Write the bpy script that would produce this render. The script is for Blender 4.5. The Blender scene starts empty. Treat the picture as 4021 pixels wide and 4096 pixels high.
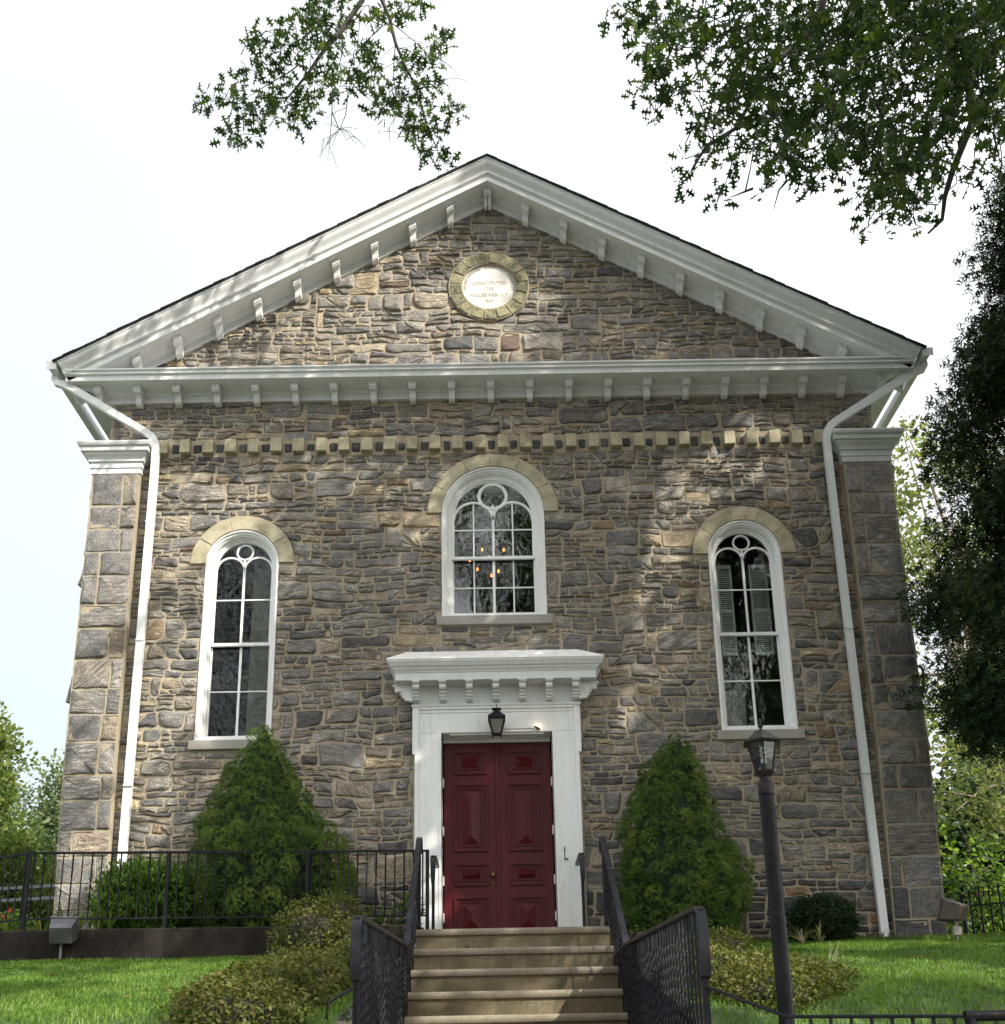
import bpy, bmesh, math, random
import numpy as np
from mathutils import Vector, Matrix, noise
random.seed(11); rng = np.random.default_rng(11)
SC = bpy.context.scene
COL = SC.collection
PI = math.pi
rad = math.radians

# ------------------------------------------------------------------ camera
cam_d = bpy.data.cameras.new('camera'); cam = bpy.data.objects.new('camera', cam_d); COL.objects.link(cam)
Rt = Vector((0.9998372705409664, 0.0006627728950913464, -0.018027566926233387))
Up = Vector((0.0174796298036608, -0.2826790036974841, 0.9590552869415426))
Fw = Vector((0.004460378808718461, 0.9592143355896466, 0.28264458852098234))
cam.matrix_world = Matrix(((Rt.x, Up.x, -Fw.x, 0.0077), (Rt.y, Up.y, -Fw.y, -11.5), (Rt.z, Up.z, -Fw.z, -1.2885), (0, 0, 0, 1)))
cam_d.sensor_fit = 'HORIZONTAL'; cam_d.sensor_width = 36.0
cam_d.lens = 36.0*4329/4021; cam_d.shift_x = 0.0; cam_d.shift_y = (3008-2048)/4021
cam_d.clip_start = 0.1; cam_d.clip_end = 800
SC.camera = cam

# ------------------------------------------------------------------ sky and sun
SKYK = 17.0
SUN_DIR = Vector((0.62, -0.55, 0.62)).normalized()          # towards the sun: front right, high
sun_el = math.asin(SUN_DIR.z); sun_az = math.atan2(SUN_DIR.x, SUN_DIR.y)
W = bpy.data.worlds.new('World'); SC.world = W; W.use_nodes = True
nt = W.node_tree; nt.nodes.clear()
wo = nt.nodes.new('ShaderNodeOutputWorld'); bg = nt.nodes.new('ShaderNodeBackground')
sk = nt.nodes.new('ShaderNodeTexSky'); sk.sky_type = 'NISHITA'; sk.sun_disc = False
sk.sun_elevation = sun_el; sk.sun_rotation = sun_az; sk.air_density = 1.0; sk.dust_density = 2.5; sk.ozone_density = 1.0
# thin bright summer haze and cloud over the blue: glaring towards the sun, fainter and bluer away from it
def N(t): return nt.nodes.new(t)
tc = N('ShaderNodeTexCoord'); dp = N('ShaderNodeVectorMath'); dp.operation = 'DOT_PRODUCT'; dp.inputs[1].default_value = SUN_DIR
nt.links.new(tc.outputs['Generated'], dp.inputs[0])
ma = N('ShaderNodeMath'); ma.operation = 'MULTIPLY_ADD'; ma.inputs[1].default_value = 0.5; ma.inputs[2].default_value = 0.5; nt.links.new(dp.outputs['Value'], ma.inputs[0])
cr = N('ShaderNodeValToRGB'); els = cr.color_ramp.elements
for p in (0.36, 0.50, 0.80): els.new(p)
for e,(p,c) in zip(els, ((0.20,(0.238,0.270,0.284)),(0.36,(0.278,0.296,0.305)),(0.50,(0.31,0.318,0.325)),(0.80,(0.60,0.61,0.62)),(1.0,(1.0,0.98,0.94)))): e.position = p; e.color = c+(1,)
nt.links.new(ma.outputs[0], cr.inputs[0])
sc_ = N('ShaderNodeMixRGB'); sc_.blend_type = 'MULTIPLY'; sc_.inputs[0].default_value = 1.0; sc_.inputs[2].default_value = (SKYK, SKYK, SKYK, 1); nt.links.new(cr.outputs[0], sc_.inputs[1])
nz = N('ShaderNodeTexNoise'); nz.inputs['Scale'].default_value = 1.3; nz.inputs['Detail'].default_value = 4
cv = N('ShaderNodeValToRGB'); cv.color_ramp.elements[0].position = 0.30; cv.color_ramp.elements[0].color = (0.86,)*3+(1,); cv.color_ramp.elements[1].position = 0.60; cv.color_ramp.elements[1].color = (0.97,)*3+(1,)
mx = N('ShaderNodeMixRGB')
nt.links.new(tc.outputs['Generated'], nz.inputs['Vector']); nt.links.new(nz.outputs['Fac'], cv.inputs[0])
nt.links.new(cv.outputs[0], mx.inputs[0]); nt.links.new(sk.outputs[0], mx.inputs[1]); nt.links.new(sc_.outputs[0], mx.inputs[2])
nt.links.new(mx.outputs[0], bg.inputs['Color']); bg.inputs['Strength'].default_value = 0.12
nt.links.new(bg.outputs[0], wo.inputs['Surface'])
sl = bpy.data.lights.new('sun', 'SUN'); sl.energy = 4.5; sl.angle = rad(0.55); sl.color = (1.0, 0.93, 0.82)
so = bpy.data.objects.new('sun', sl); COL.objects.link(so)
so.rotation_euler = SUN_DIR.to_track_quat('Z', 'Y').to_euler(); so.location = (20, -20, 30)
SC.view_settings.view_transform = 'Standard'; SC.view_settings.look = 'None'
SC.view_settings.exposure = 0.85; SC.view_settings.gamma = 1.0
SC.cycles.max_bounces = 8; SC.cycles.transparent_max_bounces = 12
SC.cycles.use_denoising = True

# ------------------------------------------------------------------ baked layouts (world coordinates, metres)
OAK_CLUMPS=[(1.28,-3.23,8.68,0.12),(1.48,-2.97,9.24,0.11),(1.64,-2.85,9.13,0.15),(1.51,-3.73,7.99,0.14),(1.31,-4.54,6.89,0.11),(1.31,-4.78,6.59,0.10),(1.83,-2.62,9.58,0.16),(1.23,-5.55,6.03,0.11),(1.83,-3.40,8.43,0.17),(1.51,-4.54,7.12,0.14),(1.50,-3.99,7.36,0.11),(1.58,-3.78,7.65,0.12),(1.91,-2.85,8.73,0.13),(1.34,-5.49,5.71,0.09),(1.28,-4.60,6.48,0.09),(1.77,-2.68,8.55,0.13),(1.21,-5.34,5.53,0.09),(1.56,-2.68,8.42,0.10),(1.48,-3.96,6.93,0.08),(1.77,-2.48,8.32,0.09),(1.77,-3.41,7.58,0.08),(1.90,-3.11,7.86,0.10),(1.78,-4.15,6.81,0.07),(2.31,-2.53,8.61,0.07),(2.10,-3.08,8.64,0.17),(2.02,-3.67,7.99,0.16),(2.07,-3.81,7.59,0.12),(1.60,-5.43,5.76,0.09),(1.89,-3.94,7.94,0.16),(1.68,-4.47,7.25,0.14),(2.12,-3.86,7.95,0.16),(1.82,-5.12,6.43,0.13),(2.17,-3.91,7.13,0.11),(1.95,-4.74,6.26,0.10),(2.48,-2.45,8.62,0.09),(2.08,-4.55,6.57,0.10),(2.25,-4.15,7.08,0.11),(2.71,-2.87,8.69,0.13),(2.06,-4.99,6.29,0.10),(2.13,-4.50,7.04,0.14),(1.92,-5.40,6.01,0.12),(2.85,-2.94,8.97,0.18),(2.65,-3.75,8.02,0.16),(2.46,-3.82,8.09,0.16),(2.24,-4.65,7.16,0.14),(2.95,-2.95,8.64,0.17),(2.64,-4.05,7.46,0.15),(3.21,-2.52,9.59,0.18),(2.09,-5.60,5.84,0.12),(2.96,-2.58,8.73,0.18),(2.19,-5.05,5.94,0.13),(2.35,-3.91,7.07,0.13),(1.95,-5.10,5.82,0.11),(2.13,-4.27,6.49,0.11),(2.19,-4.28,6.52,0.11),(1.91,-4.49,6.21,0.10),(2.15,-3.63,7.15,0.12),(1.90,-4.08,6.56,0.10),(1.98,-3.29,7.32,0.08),(2.31,-2.78,7.72,0.09),(2.29,-3.60,6.97,0.12),(1.88,-4.87,5.59,0.10),(2.19,-4.53,6.14,0.12),(2.18,-4.71,6.00,0.12),(2.84,-2.99,8.00,0.17),(2.62,-3.71,7.15,0.16),(2.55,-4.37,6.72,0.14),(2.32,-4.84,6.13,0.13),(2.87,-3.95,7.60,0.17),(2.61,-4.80,6.53,0.15),(3.58,-2.45,9.72,0.21),(2.65,-4.80,6.82,0.15),(3.10,-3.55,7.81,0.16),(2.46,-5.16,6.03,0.13),(2.82,-3.77,7.07,0.15),(2.95,-3.63,7.20,0.16),(2.75,-3.50,7.16,0.12),(2.18,-5.06,5.55,0.10),(2.79,-2.88,7.66,0.11),(2.68,-2.69,7.80,0.11),(2.02,-3.81,6.49,0.08),(2.14,-2.87,7.42,0.07),(1.96,-2.90,7.32,0.08),(1.88,-3.07,6.86,0.10),(2.35,-3.14,7.01,0.09),(2.46,-2.93,7.35,0.10),(2.37,-3.80,6.52,0.09),(2.72,-3.05,7.22,0.10),(2.39,-3.98,6.13,0.08),(2.66,-3.53,6.74,0.12),(2.49,-4.11,6.18,0.11),(3.17,-2.52,7.94,0.15),(2.53,-4.37,6.12,0.12),(2.80,-3.40,6.82,0.12),(2.18,-5.25,4.97,0.09),(2.95,-2.80,7.26,0.12),(3.00,-3.18,6.89,0.10),(2.70,-2.85,6.97,0.09),(2.80,-3.83,6.06,0.06),(2.96,-3.18,6.71,0.06),(2.22,-2.98,6.72,0.10),(2.28,-2.78,7.01,0.06),(3.03,-3.83,7.14,0.17),(3.04,-3.95,6.98,0.17),(3.77,-2.45,9.30,0.21),(3.26,-3.70,7.84,0.18),(3.16,-4.23,7.55,0.17),(3.36,-3.96,7.89,0.17),(3.74,-3.08,8.70,0.19),(3.28,-4.22,7.42,0.17),(3.97,-2.88,9.22,0.20),(3.25,-4.52,7.23,0.16),(3.46,-3.23,8.04,0.17),(3.11,-4.10,7.02,0.15),(3.06,-4.54,6.63,0.16),(2.65,-5.45,5.57,0.14),(3.41,-4.12,7.29,0.15),(3.36,-4.29,7.18,0.15),(3.81,-3.56,8.25,0.18),(2.92,-5.30,6.23,0.14),(3.52,-3.90,7.30,0.13),(2.80,-5.40,5.67,0.11),(3.73,-3.58,7.46,0.10),(2.98,-3.76,6.88,0.15),(2.73,-4.45,6.19,0.14),(3.62,-2.61,8.31,0.18),(2.32,-5.80,4.90,0.11),(3.06,-3.70,6.70,0.15),(2.38,-5.55,4.83,0.12),(2.87,-4.52,5.99,0.14),(2.84,-4.45,6.05,0.14),(3.30,-3.85,6.87,0.13),(3.06,-4.52,6.11,0.12),(3.23,-3.68,6.63,0.13),(3.11,-4.01,6.31,0.13),(3.03,-4.29,5.83,0.10),(3.23,-3.29,6.87,0.12),(2.77,-4.56,5.55,0.10),(3.11,-3.26,6.75,0.10),(3.31,-3.83,6.59,0.11),(3.26,-3.83,6.64,0.11),(3.69,-3.36,7.58,0.12),(3.16,-4.45,6.37,0.11),(4.09,-2.64,8.05,0.13),(3.01,-4.97,5.62,0.10),(3.41,-3.96,6.52,0.13),(3.52,-3.66,6.75,0.14),(3.96,-2.59,7.69,0.13),(3.08,-4.49,5.72,0.10),(3.63,-3.51,6.64,0.14),(2.98,-4.89,5.21,0.11),(3.76,-3.52,6.88,0.14),(2.98,-5.17,5.24,0.11),(4.03,-3.23,7.27,0.12),(3.23,-4.82,5.59,0.10),(4.34,-2.78,7.79,0.11),(3.38,-4.57,5.65,0.12),(3.32,-4.63,5.53,0.12),(4.06,-2.88,7.19,0.15),(2.92,-5.26,4.89,0.11),(4.12,-2.42,7.47,0.15),(2.89,-5.15,4.84,0.11),(3.67,-3.18,6.67,0.12),(3.13,-4.47,5.48,0.10),(3.56,-2.93,6.84,0.10),(3.30,-3.94,5.77,0.09),(3.64,-3.43,6.31,0.12),(2.89,-5.06,4.77,0.09),(3.74,-3.58,6.29,0.13),(3.09,-5.01,4.91,0.11),(3.45,-4.52,5.51,0.12),(3.08,-5.24,4.75,0.11),(4.52,-2.65,7.49,0.13),(3.47,-4.60,5.52,0.10),(4.13,-3.66,6.53,0.10),(4.34,-3.33,6.71,0.10),(4.53,-3.04,6.84,0.09),(4.24,-3.21,6.66,0.10),(3.90,-3.54,6.23,0.10),(4.24,-2.59,6.96,0.11),(3.60,-3.75,5.94,0.09),(3.32,-3.74,5.72,0.08),(3.98,-2.73,6.59,0.09),(3.52,-4.17,5.42,0.07),(3.70,-3.95,5.51,0.05),(4.45,-2.77,6.84,0.07),(3.91,-4.45,5.56,0.05),(4.95,-2.76,7.32,0.06),(4.16,-3.07,7.70,0.07),(3.92,-3.65,6.98,0.06),(3.67,-3.97,6.86,0.06),(4.36,-2.88,8.95,0.20),(3.84,-3.80,7.87,0.18),(3.98,-3.39,8.05,0.16),(3.32,-4.71,6.60,0.14),(4.04,-3.31,7.94,0.12),(3.65,-4.01,7.18,0.11),(4.43,-2.80,8.37,0.10),(4.53,-2.86,9.21,0.20),(3.67,-4.34,7.36,0.17),(4.76,-2.45,9.29,0.18),(4.20,-3.60,8.03,0.16),(4.62,-2.75,8.56,0.13),(3.28,-5.32,5.62,0.09),(4.52,-3.03,7.92,0.11),(3.75,-4.30,6.38,0.09),(4.06,-3.96,6.60,0.13),(4.10,-3.78,6.77,0.13),(4.10,-3.69,6.84,0.12),(3.20,-5.45,5.06,0.09),(3.95,-4.36,6.22,0.12),(3.58,-4.97,5.65,0.11),(4.46,-3.33,7.64,0.14),(4.07,-4.17,6.79,0.13),(4.29,-3.65,7.72,0.16),(3.51,-5.11,6.05,0.13),(4.92,-2.54,9.36,0.21),(3.51,-4.98,6.42,0.15),(4.06,-4.27,6.85,0.16),(3.97,-4.41,6.60,0.16),(4.63,-3.38,8.24,0.19),(3.99,-4.43,7.00,0.16),(4.33,-4.04,7.76,0.17),(4.29,-4.15,7.71,0.17),(4.26,-4.08,6.79,0.17),(3.78,-4.98,5.87,0.15),(4.96,-3.03,8.37,0.19),(4.11,-4.36,6.82,0.16),(4.24,-4.40,7.11,0.16),(3.59,-5.53,5.83,0.14),(5.16,-2.67,8.05,0.18),(3.92,-4.74,5.81,0.13),(4.15,-4.54,6.39,0.16),(4.28,-4.20,6.83,0.16),(5.44,-2.51,9.06,0.20),(4.32,-4.30,7.07,0.16),(5.56,-2.46,9.55,0.21),(4.47,-4.34,7.38,0.17),(4.91,-3.23,7.31,0.12),(3.83,-5.02,5.46,0.10),(4.89,-3.25,7.08,0.08),(4.61,-3.83,6.92,0.15),(3.88,-4.95,5.67,0.13),(4.90,-3.17,6.85,0.06),(5.11,-2.83,7.06,0.05)]
BRANCH_CLUMPS=[(-3.03,-2.25,8.88,0.10),(-3.19,-1.92,9.15,0.06),(-2.98,-2.19,8.90,0.07),(-2.87,-2.13,8.99,0.04),(-2.80,-2.14,9.18,0.09),(-2.74,-2.01,9.37,0.07),(-2.70,-2.28,8.84,0.09),(-2.57,-2.52,8.44,0.10),(-2.64,-2.57,8.41,0.07),(-2.70,-2.44,8.23,0.08),(-2.69,-2.57,8.01,0.07),(-2.79,-1.89,8.72,0.06),(-2.61,-2.22,8.46,0.09),(-2.56,-1.99,8.65,0.09),(-2.37,-2.60,8.21,0.07),(-2.53,-2.22,8.70,0.07),(-2.64,-1.89,10.20,0.09),(-2.65,-2.10,9.83,0.07),(-2.49,-2.26,9.62,0.07),(-2.48,-2.23,9.52,0.07),(-2.49,-2.52,8.97,0.06),(-2.45,-2.48,8.98,0.07),(-2.39,-2.47,9.09,0.07),(-2.38,-2.30,9.27,0.06),(-2.27,-2.29,9.74,0.08),(-2.28,-1.90,10.26,0.08),(-2.19,-2.48,9.36,0.11),(-2.12,-2.40,9.43,0.11),(-2.05,-2.38,9.52,0.08),(-1.97,-2.47,9.29,0.05),(-2.22,-2.37,9.21,0.06),(-2.10,-2.41,9.14,0.09),(-2.22,-2.21,9.36,0.05),(-2.33,-2.57,8.62,0.08),(-2.42,-1.86,9.39,0.09),(-2.26,-2.30,8.99,0.06),(-2.47,-1.85,9.21,0.09),(-2.43,-2.05,8.86,0.08),(-2.32,-2.06,8.89,0.08),(-2.21,-2.22,8.78,0.10),(-2.23,-1.84,9.22,0.08),(-2.16,-2.51,8.32,0.06),(-2.15,-2.07,8.70,0.06),(-1.98,-2.37,8.38,0.07),(-2.07,-2.06,8.84,0.09),(-2.05,-2.02,9.09,0.09),(-1.88,-2.47,8.75,0.09),(-1.84,-2.44,8.87,0.08),(-1.95,-2.58,8.70,0.08),(-1.85,-2.42,8.50,0.07),(-1.81,-2.54,8.54,0.07),(-2.05,-2.28,10.03,0.07),(-2.08,-1.82,10.70,0.12),(-1.88,-2.31,9.95,0.11),(-1.90,-2.35,9.73,0.09),(-1.81,-2.23,10.14,0.11),(-1.81,-2.37,9.75,0.11),(-1.76,-2.01,10.48,0.11),(-1.79,-2.03,10.24,0.11),(-1.78,-2.47,9.45,0.11),(-1.67,-2.41,9.52,0.11),(-1.65,-2.06,10.20,0.09),(-1.68,-1.85,10.26,0.09),(-1.55,-2.08,9.90,0.07),(-1.68,-2.26,9.56,0.07),(-2.00,-1.82,10.10,0.08),(-1.84,-2.59,9.08,0.07),(-1.73,-2.55,9.13,0.07),(-1.78,-1.98,9.67,0.07),(-1.58,-2.27,9.56,0.05),(-1.49,-2.56,9.72,0.08),(-1.47,-2.16,10.07,0.06),(-1.84,-1.81,9.60,0.08),(-1.68,-2.18,9.11,0.10),(-1.72,-2.32,8.91,0.08),(-1.54,-2.52,8.71,0.09),(-1.53,-2.54,8.86,0.08),(-1.55,-1.88,9.71,0.10),(-1.39,-2.21,9.33,0.10),(-1.39,-1.85,9.67,0.10),(-1.21,-2.56,8.89,0.08),(-1.20,-2.41,9.17,0.06),(-1.44,-2.56,8.67,0.07),(-1.36,-2.28,9.00,0.06),(-1.29,-2.55,9.16,0.08),(-1.22,-2.40,9.37,0.08),(-1.19,-2.27,9.53,0.05),(-1.34,-2.36,9.46,0.04),(-1.25,-2.56,9.79,0.07),(-1.14,-2.57,9.62,0.07),(-1.18,-1.82,10.50,0.10),(-0.99,-2.46,9.73,0.09),(-0.95,-2.19,10.12,0.07),(-0.85,-2.28,10.11,0.09),(-0.76,-2.17,10.28,0.09),(-0.79,-2.53,9.68,0.05),(-1.24,-2.35,9.86,0.05),(-0.68,-2.51,9.86,0.05),(-0.47,-2.17,9.74,0.06),(-0.56,-1.86,10.17,0.08),(-0.42,-2.12,9.81,0.06),(-0.46,-1.91,9.96,0.05),(-0.65,-2.43,9.25,0.06),(-0.55,-2.59,9.09,0.08),(-0.54,-2.17,9.45,0.08),(-0.61,-2.21,9.38,0.07),(-0.89,-2.14,9.42,0.08),(-0.79,-2.30,9.24,0.07),(-0.79,-2.10,9.56,0.05),(-0.94,-2.02,9.68,0.05),(-0.86,-1.87,9.59,0.07),(-0.66,-2.35,8.95,0.09),(-0.57,-2.24,9.03,0.09),(-0.67,-1.94,9.25,0.09),(-0.69,-2.42,8.78,0.06),(-0.51,-2.51,8.71,0.05),(-1.01,-2.35,8.89,0.09),(-0.90,-2.53,8.69,0.08),(-1.10,-1.98,9.23,0.08),(-1.20,-1.94,9.20,0.07),(-0.97,-2.35,8.73,0.10),(-0.87,-2.50,8.62,0.07),(-1.16,-2.53,8.69,0.04),(-1.19,-2.40,8.57,0.06),(-1.09,-2.53,8.36,0.07),(-1.09,-2.26,8.72,0.05),(-1.18,-2.14,8.95,0.05),(-0.81,-2.40,8.54,0.09),(-0.85,-2.55,8.25,0.09),(-0.77,-2.04,8.95,0.07),(-0.81,-2.56,8.13,0.08),(-0.75,-2.44,8.19,0.08),(-0.78,-2.37,8.40,0.08),(-0.59,-2.30,8.60,0.07),(-0.61,-2.52,8.23,0.06),(-0.66,-2.26,8.38,0.06),(-0.53,-2.35,8.35,0.07),(-0.48,-2.00,8.65,0.07),(-0.58,-2.16,8.44,0.04),(-0.38,-1.88,9.12,0.07),(-0.31,-2.08,8.84,0.06),(-0.41,-1.99,9.02,0.05),(-0.70,-2.14,8.22,0.06),(-0.61,-2.25,8.13,0.07),(-0.70,-1.95,8.37,0.05),(-0.51,-2.08,8.28,0.06),(-0.45,-1.84,8.41,0.08),(-0.48,-2.02,8.16,0.06),(-0.39,-2.04,8.25,0.04)]
BRANCH_LINES=[[(-1.36,-2.20,10.46),(-1.37,-2.20,10.31),(-1.48,-2.20,10.10),(-1.62,-2.20,9.81),(-1.76,-2.20,9.63),(-1.86,-2.20,9.44),(-1.95,-2.20,9.26),(-2.05,-2.20,9.10),(-2.15,-2.20,8.94),(-2.38,-2.20,8.90)],
[(-1.17,-2.20,10.45),(-1.15,-2.20,10.31),(-1.06,-2.20,10.04),(-0.99,-2.20,9.68),(-0.89,-2.20,9.38),(-0.79,-2.20,9.12),(-0.70,-2.20,8.80),(-0.63,-2.20,8.49),(-0.52,-2.20,8.18)],
[(-1.58,-2.20,9.81),(-1.58,-2.20,9.53),(-1.61,-2.20,9.37)],
[(-1.95,-2.20,9.26),(-2.04,-2.20,9.40),(-2.15,-2.20,9.29),(-2.39,-2.20,9.11),(-2.62,-2.20,8.93)],
[(-1.67,-2.20,9.00),(-1.67,-2.20,8.68),(-1.68,-2.20,8.35),(-1.70,-2.20,8.06)],
[(-1.50,-2.20,9.00),(-1.52,-2.20,8.68),(-1.59,-2.20,8.46),(-1.79,-2.20,8.33)],
[(-1.67,-2.20,8.73),(-1.59,-2.20,8.50),(-1.48,-2.20,8.46),(-1.40,-2.20,8.35)],
[(-0.99,-2.20,9.68),(-1.01,-2.20,9.24),(-0.97,-2.20,8.85),(-0.97,-2.20,8.67),(-1.07,-2.20,8.45),(-1.19,-2.20,8.46)],
[(-1.05,-2.20,9.99),(-0.89,-2.20,9.82),(-0.70,-2.20,9.61),(-0.60,-2.20,9.63)],
[(-1.13,-2.20,9.95),(-1.29,-2.20,9.74),(-1.45,-2.20,9.57),(-1.46,-2.20,9.41)],
[(-1.39,-2.20,10.17),(-1.40,-2.20,9.83),(-1.41,-2.20,9.62)],
[(-0.96,-2.20,9.61),(-0.74,-2.20,9.54)],
[(-0.70,-2.20,9.12),(-0.45,-2.20,9.14),(-0.36,-2.20,9.18)],
[(-0.52,-2.20,9.46),(-0.36,-2.20,9.32)],
[(-0.67,-2.20,8.80),(-0.43,-2.20,8.77)]]
OAK_LINES=[[(5.13,-3.40,8.86),(5.05,-3.40,8.59),(4.90,-3.40,8.46),(4.73,-3.40,8.40),(4.53,-3.40,8.49),(4.42,-3.40,8.57)],
[(3.37,-3.40,8.87),(3.30,-3.40,8.62),(3.19,-3.40,8.35),(2.96,-3.40,8.12),(2.78,-3.40,7.94),(2.59,-3.40,7.63),(2.35,-3.40,7.17),(2.05,-3.40,6.96),(1.90,-3.40,6.69)],
[(2.40,-3.40,8.86),(2.30,-3.40,8.69),(2.01,-3.40,8.59),(1.74,-3.40,8.35)],
[(4.53,-3.40,7.59),(4.37,-3.40,7.29),(4.26,-3.40,7.04),(3.98,-3.40,6.75),(3.80,-3.40,6.53),(3.62,-3.40,6.36)],
[(4.60,-3.40,7.23),(4.50,-3.40,7.03),(4.32,-3.40,6.64),(4.21,-3.40,6.35),(4.15,-3.40,6.09),(4.00,-3.40,5.94)],
[(3.21,-3.40,8.57),(3.10,-3.40,8.27),(2.82,-3.40,7.88),(2.78,-3.40,7.68)],
[(2.45,-3.40,6.47),(2.23,-3.40,6.37)],
[(2.77,-3.40,6.55),(2.69,-3.40,6.45),(2.62,-3.40,6.23)],
[(2.94,-3.40,6.42),(2.83,-3.40,6.29)],
[(2.34,-3.40,8.02),(2.13,-3.40,7.74)],
[(2.03,-3.40,7.98),(2.04,-3.40,7.77)],
[(4.34,-3.40,8.28),(4.16,-3.40,7.83),(3.98,-3.40,7.40),(3.82,-3.40,7.25)],
[(5.06,-3.40,8.37),(4.77,-3.40,7.82),(4.53,-3.40,7.59)],
[(4.76,-3.40,7.08),(4.77,-3.40,6.73)]]
CHANDELIER_BULBS=[(-0.18,4.00,6.62),(0.16,4.00,6.61),(-0.07,4.00,6.48),(-0.38,4.00,6.44),(-0.26,4.00,6.28),(0.07,4.00,6.24),(-0.04,4.00,6.17)]

# ------------------------------------------------------------------ helpers
class MB:
    """collects shapes in world coordinates, builds ONE mesh object"""
    def __init__(s): s.v = []; s.f = []; s.m = []
    def add(s, vs, fs, mi=0):
        o = len(s.v); s.v += [tuple(p) for p in vs]; s.f += [tuple(i+o for i in f) for f in fs]; s.m += [mi]*len(fs); return s
    def box(s, x0, x1, y0, y1, z0, z1, mi=0):
        vs = [(x0,y0,z0),(x1,y0,z0),(x1,y1,z0),(x0,y1,z0),(x0,y0,z1),(x1,y0,z1),(x1,y1,z1),(x0,y1,z1)]
        return s.add(vs, [(0,3,2,1),(4,5,6,7),(0,1,5,4),(1,2,6,5),(2,3,7,6),(3,0,4,7)], mi)
    def obox(s, c, sx, sy, sz, M, mi=0):
        vs = [Vector(c)+M@Vector((a*sx/2,b*sy/2,d*sz/2)) for a,b,d in ((-1,-1,-1),(1,-1,-1),(1,1,-1),(-1,1,-1),(-1,-1,1),(1,-1,1),(1,1,1),(-1,1,1))]
        return s.add(vs, [(0,3,2,1),(4,5,6,7),(0,1,5,4),(1,2,6,5),(2,3,7,6),(3,0,4,7)], mi)
    def prism_x(s, prof, x0, x1, mi=0, f0=None, f1=None):
        """prof: list of (y,z); extruded along x"""
        n = len(prof)
        a = [(x0 if f0 is None else f0(y,z), y, z) for y,z in prof]; b = [(x1 if f1 is None else f1(y,z), y, z) for y,z in prof]
        fs = [(i,(i+1)%n,n+(i+1)%n,n+i) for i in range(n)]+[tuple(range(n))[::-1], tuple(range(n,2*n))]
        return s.add(a+b, fs, mi)
    def prism_y(s, prof, y0, y1, mi=0):
        """prof: list of (x,z); extruded along y"""
        n = len(prof)
        a = [(x,y0,z) for x,z in prof]; b = [(x,y1,z) for x,z in prof]
        fs = [(i,(i+1)%n,n+(i+1)%n,n+i) for i in range(n)]+[tuple(range(n))[::-1], tuple(range(n,2*n))]
        return s.add(a+b, fs, mi)
    def loft(s, rings, close=True, caps=True, mi=0):
        n = len(rings[0]); vs = [p for r in rings for p in r]; fs = []
        for k in range(len(rings)-1):
            for i in range(n if close else n-1):
                j = (i+1)%n; fs.append((k*n+i, k*n+j, (k+1)*n+j, (k+1)*n+i))
        if caps: fs += [tuple(range(n))[::-1], tuple((len(rings)-1)*n+i for i in range(n))]
        return s.add(vs, fs, mi)
    def lathe(s, c, prof, n=24, mi=0, caps=True):
        """prof: list of (r,z) around a vertical axis at c"""
        rings = [[(c[0]+r*math.cos(2*PI*i/n), c[1]+r*math.sin(2*PI*i/n), c[2]+z) for i in range(n)] for r,z in prof]
        return s.loft(rings, True, caps, mi)
    def tube(s, pts, r, n=8, mi=0, sec=None):
        """pts: points; r: radius or list; sec: optional section [(a,b)] (a sideways, b up) instead of a circle"""
        pts = [Vector(p) for p in pts]; m = len(pts); rings = []
        for k,p in enumerate(pts):
            t = (pts[min(k+1,m-1)]-pts[max(k-1,0)]).normalized()
            ref = Vector((0,0,1)) if abs(t.z) < 0.98 else Vector((0,1,0))
            sd = t.cross(ref).normalized(); up = sd.cross(t).normalized()
            rr = r[k] if isinstance(r,(list,tuple)) else r
            if sec: rings.append([p+sd*a+up*b for a,b in sec])
            else: rings.append([p+(sd*math.cos(2*PI*i/n)+up*math.sin(2*PI*i/n))*rr for i in range(n)])
        return s.loft(rings, True, True, mi)
    def arc(s, cx, cz, r0, r1, y0, y1, a0, a1, n=24, mi=0):
        full = abs(a1-a0) > 2*PI-1e-4; rings = []
        for k in range(n+1):
            a = a0+(a1-a0)*k/n; c_, s_ = math.cos(a), math.sin(a)
            rings.append([(cx+r0*c_,y0,cz+r0*s_),(cx+r1*c_,y0,cz+r1*s_),(cx+r1*c_,y1,cz+r1*s_),(cx+r0*c_,y1,cz+r0*s_)])
        return s.loft(rings, True, not full, mi)
    def build(s, name, mats, parent=None, smooth=False, bevel=0.0, auto=None):
        me = bpy.data.meshes.new(name); me.from_pydata(s.v, [], s.f)
        if not isinstance(mats,(list,tuple)): mats = [mats]
        for m in mats: me.materials.append(m)
        if len(mats) > 1: me.polygons.foreach_set('material_index', s.m)
        bm = bmesh.new(); bm.from_mesh(me); bmesh.ops.recalc_face_normals(bm, faces=bm.faces); bm.to_mesh(me); bm.free()
        if smooth: me.polygons.foreach_set('use_smooth', [True]*len(me.polygons))
        if auto is not None: me.set_sharp_from_angle(angle=rad(auto))
        return link(name, me, parent, bevel)

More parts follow.
